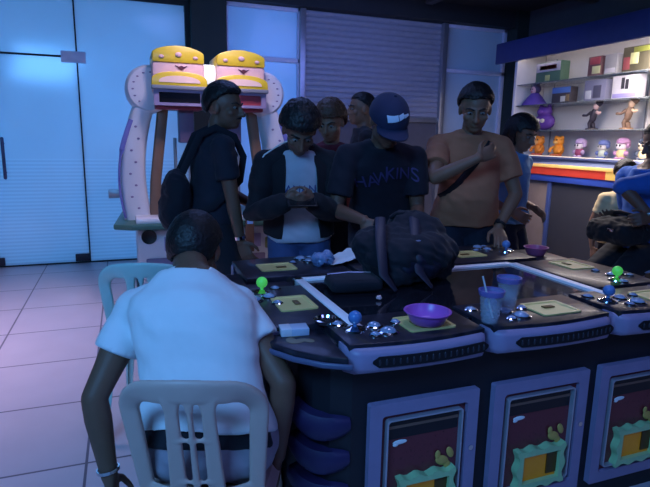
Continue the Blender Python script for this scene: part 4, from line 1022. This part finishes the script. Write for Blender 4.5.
bm = B(); lathe(bm, (XC - .05, YM + .02, 1.88), [(0, 0), (.07, 0), (.078, .01), (.078, .09), (.07, .10), (0, .10)], 32, V((1, 0, 0))); obj('lit_tube', bm, mat('lit_white_tube', (.85, .85, .85), .4, emit=(.9, .92, 1), estr=.9), A)
bm = B(); abox(bm, XC + .24, XC + .31, YM - .27, YM - .235, .42, .86, bev=.006); sp_ = obj('front_post', bm, m_bronze, A)
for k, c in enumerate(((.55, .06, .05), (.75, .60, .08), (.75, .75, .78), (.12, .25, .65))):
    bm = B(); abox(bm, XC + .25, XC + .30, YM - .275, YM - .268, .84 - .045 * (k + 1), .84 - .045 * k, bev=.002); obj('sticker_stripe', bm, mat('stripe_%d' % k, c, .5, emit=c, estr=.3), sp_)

# orange striped lit stand seen between two people
S0 = V((1.49, 3.72, 0)); t = thing('striped_stand', 'orange stand with grey bands glimpsed between the jacket and the cap', 'stand', S0, R(-10))
bm = B(); abox(bm, 1.425, 1.555, 3.66, 3.80, .0, .76, bev=.01); obj('stand_body', bm, mat('orange_laminate', (.70, .26, .05), .4, emit=(.8, .25, .04), estr=.12), t)
for k in range(4):
    bm = B(); abox(bm, 1.432, 1.548, 3.652, 3.665, .40 + .075 * k, .44 + .075 * k, bev=.004); obj('grey_band', bm, mat('band_grey', (.32, .32, .40), .5), t)

# ================================================================== COUNTER AND PRIZE CABINET
CT = thing('prize_counter', 'dark prize counter with a red and yellow edge strip in front of the toy shelves', 'counter', (3.95, 2.7, 0))
x0, x1, y0, y1 = 3.60, 4.05, .9, 4.16
bm = B(); abox(bm, x0 + .02, x1, y0, 3.90, .06, 1.04, bev=.008); obj('counter_body', bm, mat('charcoal_panel', (.035, .035, .045), .6), CT)
bm = B(); abox(bm, x0 + .02, x1, 3.90, y1, .06, 1.04, bev=.008); obj('end_panel', bm, mat('brown_laminate', (.22, .17, .15), .6), CT)
bm = B(); abox(bm, x0 - .0, x0 + .04, 3.86, 3.905, 0, 1.04, bev=.008); obj('blue_post', bm, mat('blue_laminate', (.04, .07, .22), .5), CT)
bm = B(); abox(bm, x0 + .05, x1 - .02, y0 + .02, y1 - .02, 0, .08); obj('plinth', bm, m_blk, CT, smooth=False)
bm = B(); abox(bm, x0 - .015, x1, y0, y1 + .02, 1.03, 1.09, bev=.008); obj('blue_band', bm, mat('blue_band', (.04, .09, .45), .4), CT)
bm = B(); abox(bm, x0 - .03, x1, y0, y1 + .03, 1.09, 1.17, bev=.008)
sf = obj('edge_strip', bm, mat('red_strip', (.55, .05, .03), .4, emit=(.8, .06, .02), estr=.25), CT)
bm = B(); abox(bm, x0 - .034, x0 - .026, y0 + .3, 3.25, 1.092, 1.168, bev=.003); obj('yellow_section', bm, mat('yellow_strip', (.75, .5, .12), .4, emit=(.9, .55, .1), estr=.25), sf)
bm = B(); abox(bm, x0 - .045, x1 + .01, y0, y1 + .04, 1.17, 1.19, bev=.006); obj('counter_top', bm, mat('slate_top', (.10, .13, .24), .4), CT)
bm = B(); abox(bm, x0 - .05, x0 - .028, y0, y1 + .035, 1.158, 1.186, bev=.004); obj('yellow_edge', bm, mat('lit_yellow_edge', (.75, .48, .15), .4, emit=(.9, .5, .12), estr=.35), sf)
CB = thing('display_cabinet', 'wall cabinet of toy shelves with a white back and blue header', 'display cabinet', (4.62, 3.6, 0))
xa, xb, ya, yb = 4.33, 4.74, 1.6, 5.34
m_back = mat('white_laminate', (.78, .75, .74), .5, var=.04)
bm = B(); abox(bm, xb, xb + .03, ya, yb, .02, 2.40); obj('back_panel', bm, m_back, CB, smooth=False)
bm = B(); abox(bm, xa, xb, yb, yb + .04, .02, 2.40, bev=.004); obj('side_panel', bm, m_back, CB)
bm = B(); abox(bm, xa, xb, ya - .04, ya, .02, 2.40, bev=.004); obj('side_panel', bm, m_back, CB)
bm = B(); abox(bm, xa - .05, xa - .01, ya - .06, yb + .35, 2.285, 2.52, bev=.01); abox(bm, xa - .02, xb, ya - .06, yb + .35, 2.38, 2.52, bev=.01); obj('header', bm, mat('blue_header', (.035, .05, .20), .4), CB)
bm = B(); abox(bm, xa - .0, xb, ya, yb, .02, 1.20, bev=.006); obj('base_unit', bm, mat('slate_blue_base', (.10, .13, .24), .5), CB)
bm = B(); abox(bm, xa - .02, xb, ya, yb, 1.20, 1.225, bev=.004); obj('shelf', bm, mat('blue_shelf_top', (.14, .18, .34), .4), CB)
m_glass = mat('shelf_glass', (.55, .62, .66), .1, trans=.7, ior=1.3)
SHZ = [1.225, 1.508, 1.788, 2.022]
for z in SHZ[1:]:
    bm = B(); abox(bm, xa + .02, xb, ya, yb, z - .010, z, bev=.002); obj('glass_shelf', bm, m_glass, CB)
for y in (3.60 + .33, 5.16, 2.6):
    bm = B(); abox(bm, xb - .012, xb + .0, y - .006, y + .006, 1.23, 2.31); obj('back_joint', bm, mat('joint_grey', (.3, .3, .33), .5), CB)
bm = B(); abox(bm, xa + .0, xa + .03, ya + .05, yb - .05, 2.325, 2.35); obj('lamp_tube', bm, mat('warm_tube', (.9, .85, .8), .4, emit=(1, .86, .76), estr=6), CB)
bm = B(); abox(bm, xa + .01, xa + .025, ya + .05, yb - .05, 1.2255, 1.2315); obj('shelf_lamp', bm, mat('warm_tube_low', (.9, .8, .7), .4, emit=(1, .72, .45), estr=1.0), CB)

def toybox(label, y, row, w, h, d, body, panel, blob=None, name='toy_box', cat='toy box', xo=.0):
    y *= 1.048; w *= 1.08; h *= 1.10
    z = SHZ[row] + .0005; x = xa + .06 + d / 2 + xo; t = thing(name, label, cat, (x, y, z), 0, 'boxed prizes on the shelves')
    bm = B(); abox(bm, x - d / 2, x + d / 2, y - w / 2, y + w / 2, z, z + h, bev=.003); obj('box_body', bm, mat('card', body, .5), t)
    for (a, b_, c, dd, colr) in panel:
        bm = B(); abox(bm, x - d / 2 - .004, x - d / 2 + .001, y + w * a, y + w * b_, z + h * c, z + h * dd, bev=.001); obj('printed_panel', bm, mat('print', colr, .5), t)
    return t
toybox('wide green toy box with a red and white top panel on the top shelf', 4.68, 3, .34, .19, .12, (.10, .19, .12), [(-.48, .48, .52, .97, (.55, .50, .52)), (-.34, .34, .62, .84, (.45, .07, .10)), (-.08, .10, .06, .34, (.45, .5, .2))])
toybox('dark red toy box with a pale yellow square label on the top shelf', 4.08, 3, .15, .17, .10, (.16, .08, .09), [(-.4, .35, .6, .95, (.42, .08, .10)), (-.45, .15, .12, .5, (.62, .62, .34))])
toybox('plain grey toy box beside the dark red one on the top shelf', 3.90, 3, .13, .17, .10, (.36, .35, .37), [(-.4, .4, .08, .3, (.55, .53, .58))])
toybox('dark olive toy box, pale yellow label, right end of the top shelf', 3.64, 3, .26, .20, .10, (.09, .08, .05), [(-.1, .2, .3, .75, (.62, .62, .30)), (-.45, .1, .75, .96, (.28, .30, .06)), (.2, .46, .1, .6, (.28, .07, .08))])
toybox('dark toy box with a blue top beside the purple cloaked doll', 4.47, 2, .24, .15, .10, (.07, .06, .07), [(-.49, .49, .62, .98, (.10, .20, .50)), (-.25, .0, .08, .42, (.55, .55, .50)), (-.46, -.28, .1, .5, (.25, .17, .08))])
toybox('grey-blue toy box with a dark window on the second shelf from the top', 4.05, 2, .24, .18, .10, (.22, .22, .32), [(-.30, .05, .12, .72, (.08, .08, .13)), (.15, .42, .1, .5, (.48, .50, .55))])
toybox('white toy box printed with dark shapes and a violet lower edge', 3.72, 2, .26, .19, .10, (.60, .58, .62), [(.02, .14, .42, .9, (.03, .03, .04)), (-.14, -.02, .40, .82, (.03, .03, .04)), (-.45, .45, .04, .22, (.30, .26, .55))])

def figure(name, label, cat, y, row, s, cols, kind, xo=0, grp=None):
    """small toy: body, head, limbs, feature parts"""
    y *= 1.048; s *= 1.16 if row != 1 or kind != 'plush' else 1.0
    z = SHZ[row] + .0005; x = xa + .13 + xo; t = thing(name, label, cat, (x, y, z), 0, grp)
    c = V((x, y, z)); m1, m2, m3 = [mat('toy_' + str(k), q_, .6) for k, q_ in enumerate(cols)]
    el = lambda bm, dx, dy, dz, a, b_, d, r=None: ell(bm, c + V((dx, dy, dz)) * s, (a * s, b_ * s, d * s), r)
    if kind == 'round':     # squat figure: round body, head with tuft, arms, feet
        bm = B(); el(bm, 0, 0, .36, .26, .30, .32); obj('toy_body', bm, m1, t)
        bm = B(); el(bm, -.04, 0, .80, .26, .30, .26); el(bm, -.02, .20, .98, .10, .12, .12); el(bm, -.02, -.20, .98, .10, .12, .12); hd = obj('toy_head', bm, m1, t)
        bm = B(); el(bm, -.26, 0, .74, .08, .16, .09); obj('muzzle', bm, m2, hd)
        bm = B(); el(bm, -.27, .10, .88, .03, .04, .05); el(bm, -.27, -.10, .88, .03, .04, .05); obj('toy_eyes', bm, m_blk, hd)
        for sd in (-1, 1):
            bm = B(); tube(bm, [c + V((-.04, sd * .24, .52)) * s, c + V((-.2, sd * .38, .40)) * s, c + V((-.28, sd * .34, .28)) * s], [.09 * s, .08 * s, .09 * s], round_ends=True); obj('toy_arm', bm, m1, t)
            bm = B(); el(bm, -.16, sd * .18, .075, .22, .13, .075); obj('toy_foot', bm, m3, t)
    if kind == 'plush':      # big plush: wide skirted body, belly band, ears
        bm = B(); el(bm, 0, 0, .40, .30, .62, .40); el(bm, -.02, .34, .34, .16, .2, .22); el(bm, -.02, -.34, .34, .16, .2, .22); bm.verts.ensure_lookup_table()
        for v in bm.verts: v.co.z = max(v.co.z, z)
        obj('toy_body', bm, m1, t)
        bm = B(); el(bm, -.03, .02, .86, .28, .42, .26); el(bm, 0, -.25, 1.05, .12, .10, .16); el(bm, 0, .29, 1.05, .12, .10, .16); hd = obj('toy_head', bm, m1, t)
        bm = B(); el(bm, -.29, .12, .46, .06, .11, .09); el(bm, -.29, -.16, .44, .06, .14, .10); obj('belly_patches', bm, m2, t)
        bm = B(); el(bm, -.28, .02, .86, .05, .17, .09); obj('toy_face', bm, m3, hd)
    if kind == 'cloak':      # doll in a hooded flaring cloak with pale face
        bm = B(); lathe(bm, c, [(0, 0), (.66 * s, 0), (.60 * s, .12 * s), (.38 * s, .42 * s), (.20 * s, .62 * s), (0, .66 * s)], 24); obj('cloak', bm, m1, t)
        bm = B(); el(bm, .04, 0, .84, .24, .27, .27); el(bm, .06, 0, 1.08, .12, .14, .16); hd = obj('hood', bm, m3, t)
        bm = B(); el(bm, -.14, 0, .78, .12, .18, .19); fc_ = obj('toy_face', bm, m2, t)
        bm = B(); el(bm, -.27, -.04, .68, .03, .05, .03); obj('toy_mouth', bm, mat('toy_red', (.5, .1, .1), .5), fc_)
        bm = B(); el(bm, -.255, .07, .82, .02, .03, .04); el(bm, -.255, -.07, .82, .02, .03, .04); obj('toy_eyes', bm, m_blk, fc_)
    if kind == 'action':     # slim figure in a leaning action stance on a base
        bm = B(); lathe(bm, c, [(0, 0), (.26 * s, 0), (.24 * s, .06 * s), (0, .06 * s)], 24); obj('stand', bm, m3, t)
        bm = B(); tube(bm, [c + V((0, .10, .05)) * s, c + V((-.02, .13, .25)) * s, c + V((0, .02, .45)) * s], [.07 * s, .08 * s, .10 * s], round_ends=True); tube(bm, [c + V((0, -.10, .05)) * s, c + V((-.04, -.08, .25)) * s, c + V((0, -.0, .45)) * s], [.07 * s, .08 * s, .10 * s], round_ends=True); tube(bm, [c + V((0, 0, .42)) * s, c + V((-.02, -.05, .62)) * s, c + V((-.02, -.10, .78)) * s], [.12 * s, .15 * s, .12 * s], round_ends=True); obj('toy_body', bm, m1, t)
        bm = B(); el(bm, -.04, -.15, .95, .12, .13, .14); hd = obj('toy_head', bm, m2, t)
        bm = B(); el(bm, .02, -.20, 1.04, .13, .15, .12); el(bm, .04, -.32, 1.10, .06, .10, .10); obj('toy_hair', bm, m1, hd)
        for e_ in (V((-.14, .38, .60)), V((-.06, -.40, .70))):
            bm = B(); p0 = c + V((-.02, .10 if e_.y > 0 else -.20, .72)) * s; p2 = c + e_ * s; tube(bm, [p0, p0.lerp(p2, .55) + V((0, 0, -.06)) * s, p2], [.065 * s, .05 * s, .055 * s], round_ends=True); obj('toy_arm', bm, m1 if e_.y > 0 else m2, t)
    if kind == 'cap':        # little figure with a big cap or bush of hair
        bm = B(); el(bm, 0, 0, .26, .20, .23, .26); obj('toy_body', bm, m3, t)
        bm = B(); el(bm, -.03, 0, .62, .23, .26, .23); hd = obj('toy_head', bm, m2, t)
        bm = B(); el(bm, .03, -.02, .78, .26, .31, .20); el(bm, -.16, -.10, .74, .16, .22, .05); el(bm, .05, -.22, .66, .14, .12, .16); obj('toy_cap', bm, m1, hd)
        bm = B(); el(bm, -.24, .08, .62, .03, .04, .05); el(bm, -.24, -.08, .62, .03, .04, .05); obj('toy_eyes', bm, m_blk, hd)
        for sd in (-1, 1):
            bm = B(); el(bm, -.06, sd * .28, .28, .10, .10, .12); obj('toy_arm', bm, m1, t)
            bm = B(); el(bm, -.10, sd * .12, .06, .17, .11, .06); obj('toy_foot', bm, m1, t)
    return t
figure('cloaked_doll', 'doll with a pale face in a purple cloak and dark hood', 'doll', 4.92, 2, .185, ((.12, .07, .38), (.62, .38, .45), (.05, .04, .12)), 'cloak')
figure('plush_toy', 'big purple plush toy with pale belly patches', 'plush toy', 4.74, 1, .232, ((.13, .05, .30), (.72, .66, .50), (.22, .08, .36)), 'plush')
figure('action_figure', 'black action figure leaning with one arm out on the third shelf', 'figure', 4.10, 1, .205, ((.03, .025, .04), (.60, .40, .38), (.05, .04, .04)), 'action')
figure('action_figure', 'brown action figure leaning with one arm out on the third shelf', 'figure', 3.71, 1, .21, ((.20, .12, .08), (.70, .48, .32), (.30, .16, .08)), 'action')
figure('small_toy', 'orange toy figure at the left end of the lowest shelf', 'toy figure', 4.78, 0, .175, ((.80, .26, .03), (.85, .45, .15), (.55, .12, .08)), 'round', grp=None)
figure('small_toy', 'orange toy figure second along the lowest shelf, next to the pink-topped one', 'toy figure', 4.50, 0, .175, ((.82, .30, .03), (.85, .50, .15), (.60, .16, .06)), 'round')
figure('small_toy', 'lilac-topped toy figure with dark red body on the lowest shelf', 'toy figure', 4.22, 0, .175, ((.55, .40, .62), (.80, .72, .72), (.30, .06, .14)), 'cap')
figure('small_toy', 'blue-capped toy figure with a pale body on the lowest shelf', 'toy figure', 3.94, 0, .165, ((.13, .17, .40), (.66, .62, .58), (.50, .55, .45)), 'cap')
figure('small_toy', 'white and mauve toy figure with a yellowish body on the lowest shelf', 'toy figure', 3.73, 0, .185, ((.45, .24, .42), (.82, .74, .74), (.72, .56, .28)), 'cap')
figure('small_toy', 'dark-capped toy figure with a sandy body at the right end of the lowest shelf', 'toy figure', 3.50, 0, .185, ((.07, .09, .14), (.70, .60, .42), (.72, .62, .36)), 'cap')

# ================================================================== LIGHT
def area(name, loc, aim, size, energy, col, sy=None, spread=180):
    l = bpy.data.lights.new(name, 'AREA'); l.energy = energy; l.color = col; l.size = size; l.spread = R(spread)
    if sy: l.shape = 'RECTANGLE'; l.size_y = sy
    o = bpy.data.objects.new(name, l); COL.objects.link(o); o.location = loc
    o.rotation_euler = (V(aim) - V(loc)).to_track_quat('-Z', 'Y').to_euler(); return o
BLUE = (.16, .38, 1.0)
area('corridor_light', (-.9, 7.9, 1.5), (-.9, 6.3, 1.3), 3.4, 125, (.11, .41, 1.0), 2.6)
area('corridor_light_right', (2.1, 7.9, 1.9), (2.1, 6.3, 1.9), 2.6, 115, (.12, .35, 1.0), 2.0)
area('blue_ceiling_light', (-1.3, -.2, 2.95), (.2, 2.2, .6), 1.3, 135, (.13, .43, 1.0))
area('front_ceiling_light', (1.6, -.9, 2.95), (1.4, 1.6, .5), 1.2, 22, (.24, .29, 1.0))
area('aisle_lamp', (-1.55, 3.7, 2.98), (-1.35, 3.8, 0), .9, 20, (.85, .62, .92), spread=75)
area('shopfront_light', (2.6, 4.8, 2.95), (2.8, 6.3, 1.9), 1.6, 22, (.20, .28, 1.0))
area('centre_light', (.9, 3.9, 2.98), (.6, 4.2, .8), 1.2, 18, (.22, .34, 1.0))
area('cabinet_light', (4.40, 3.5, 2.28), (4.65, 3.5, 1.6), .1, 95, (1.0, .88, .86), 3.4)
area('cabinet_light_low', (4.42, 3.5, 1.49), (4.72, 3.5, 1.3), .08, 20, (1.0, .74, .54), 3.4)
area('table_fill', (1.25, 1.85, 2.98), (1.25, 1.85, .8), .6, 3, (.45, .50, 1.0), spread=70)  # added fill over the table, brightens trays and screen border
area('machine_fill', (.75, 3.7, 2.95), (.68, 4.75, 1.35), .3, 3.6, (1.0, .74, .82), spread=65)  # added warm fill aimed at the white arcade machine to brighten it
w = bpy.data.worlds.new('night'); SC.world = w; w.use_nodes = True
w.node_tree.nodes['Background'].inputs['Color'].default_value = (.02, .03, .10, 1); w.node_tree.nodes['Background'].inputs['Strength'].default_value = .9

# ================================================================== CAMERA
cam = bpy.data.cameras.new('camera'); co = bpy.data.objects.new('camera', cam); COL.objects.link(co)
cam.sensor_width = 36; cam.sensor_fit = 'HORIZONTAL'; cam.lens = 540 / 650 * 36; cam.clip_start = .05
yaw, pitch, roll = R(20.5), R(11.05), R(1.0)
fwd = V((math.sin(yaw) * math.cos(pitch), math.cos(yaw) * math.cos(pitch), -math.sin(pitch)))
r0 = V((math.cos(yaw), -math.sin(yaw), 0)); u0 = r0.cross(fwd)
r1 = r0 * math.cos(roll) + u0 * math.sin(roll); u1 = r1.cross(fwd)
mx = MX((r1, u1, -fwd)).transposed().to_4x4(); mx.translation = V((0, 0, 1.38)); co.matrix_world = mx
SC.camera = co
SC.view_settings.view_transform = 'Standard'; SC.view_settings.look = 'None'; SC.view_settings.gamma = 1; SC.view_settings.exposure = 0
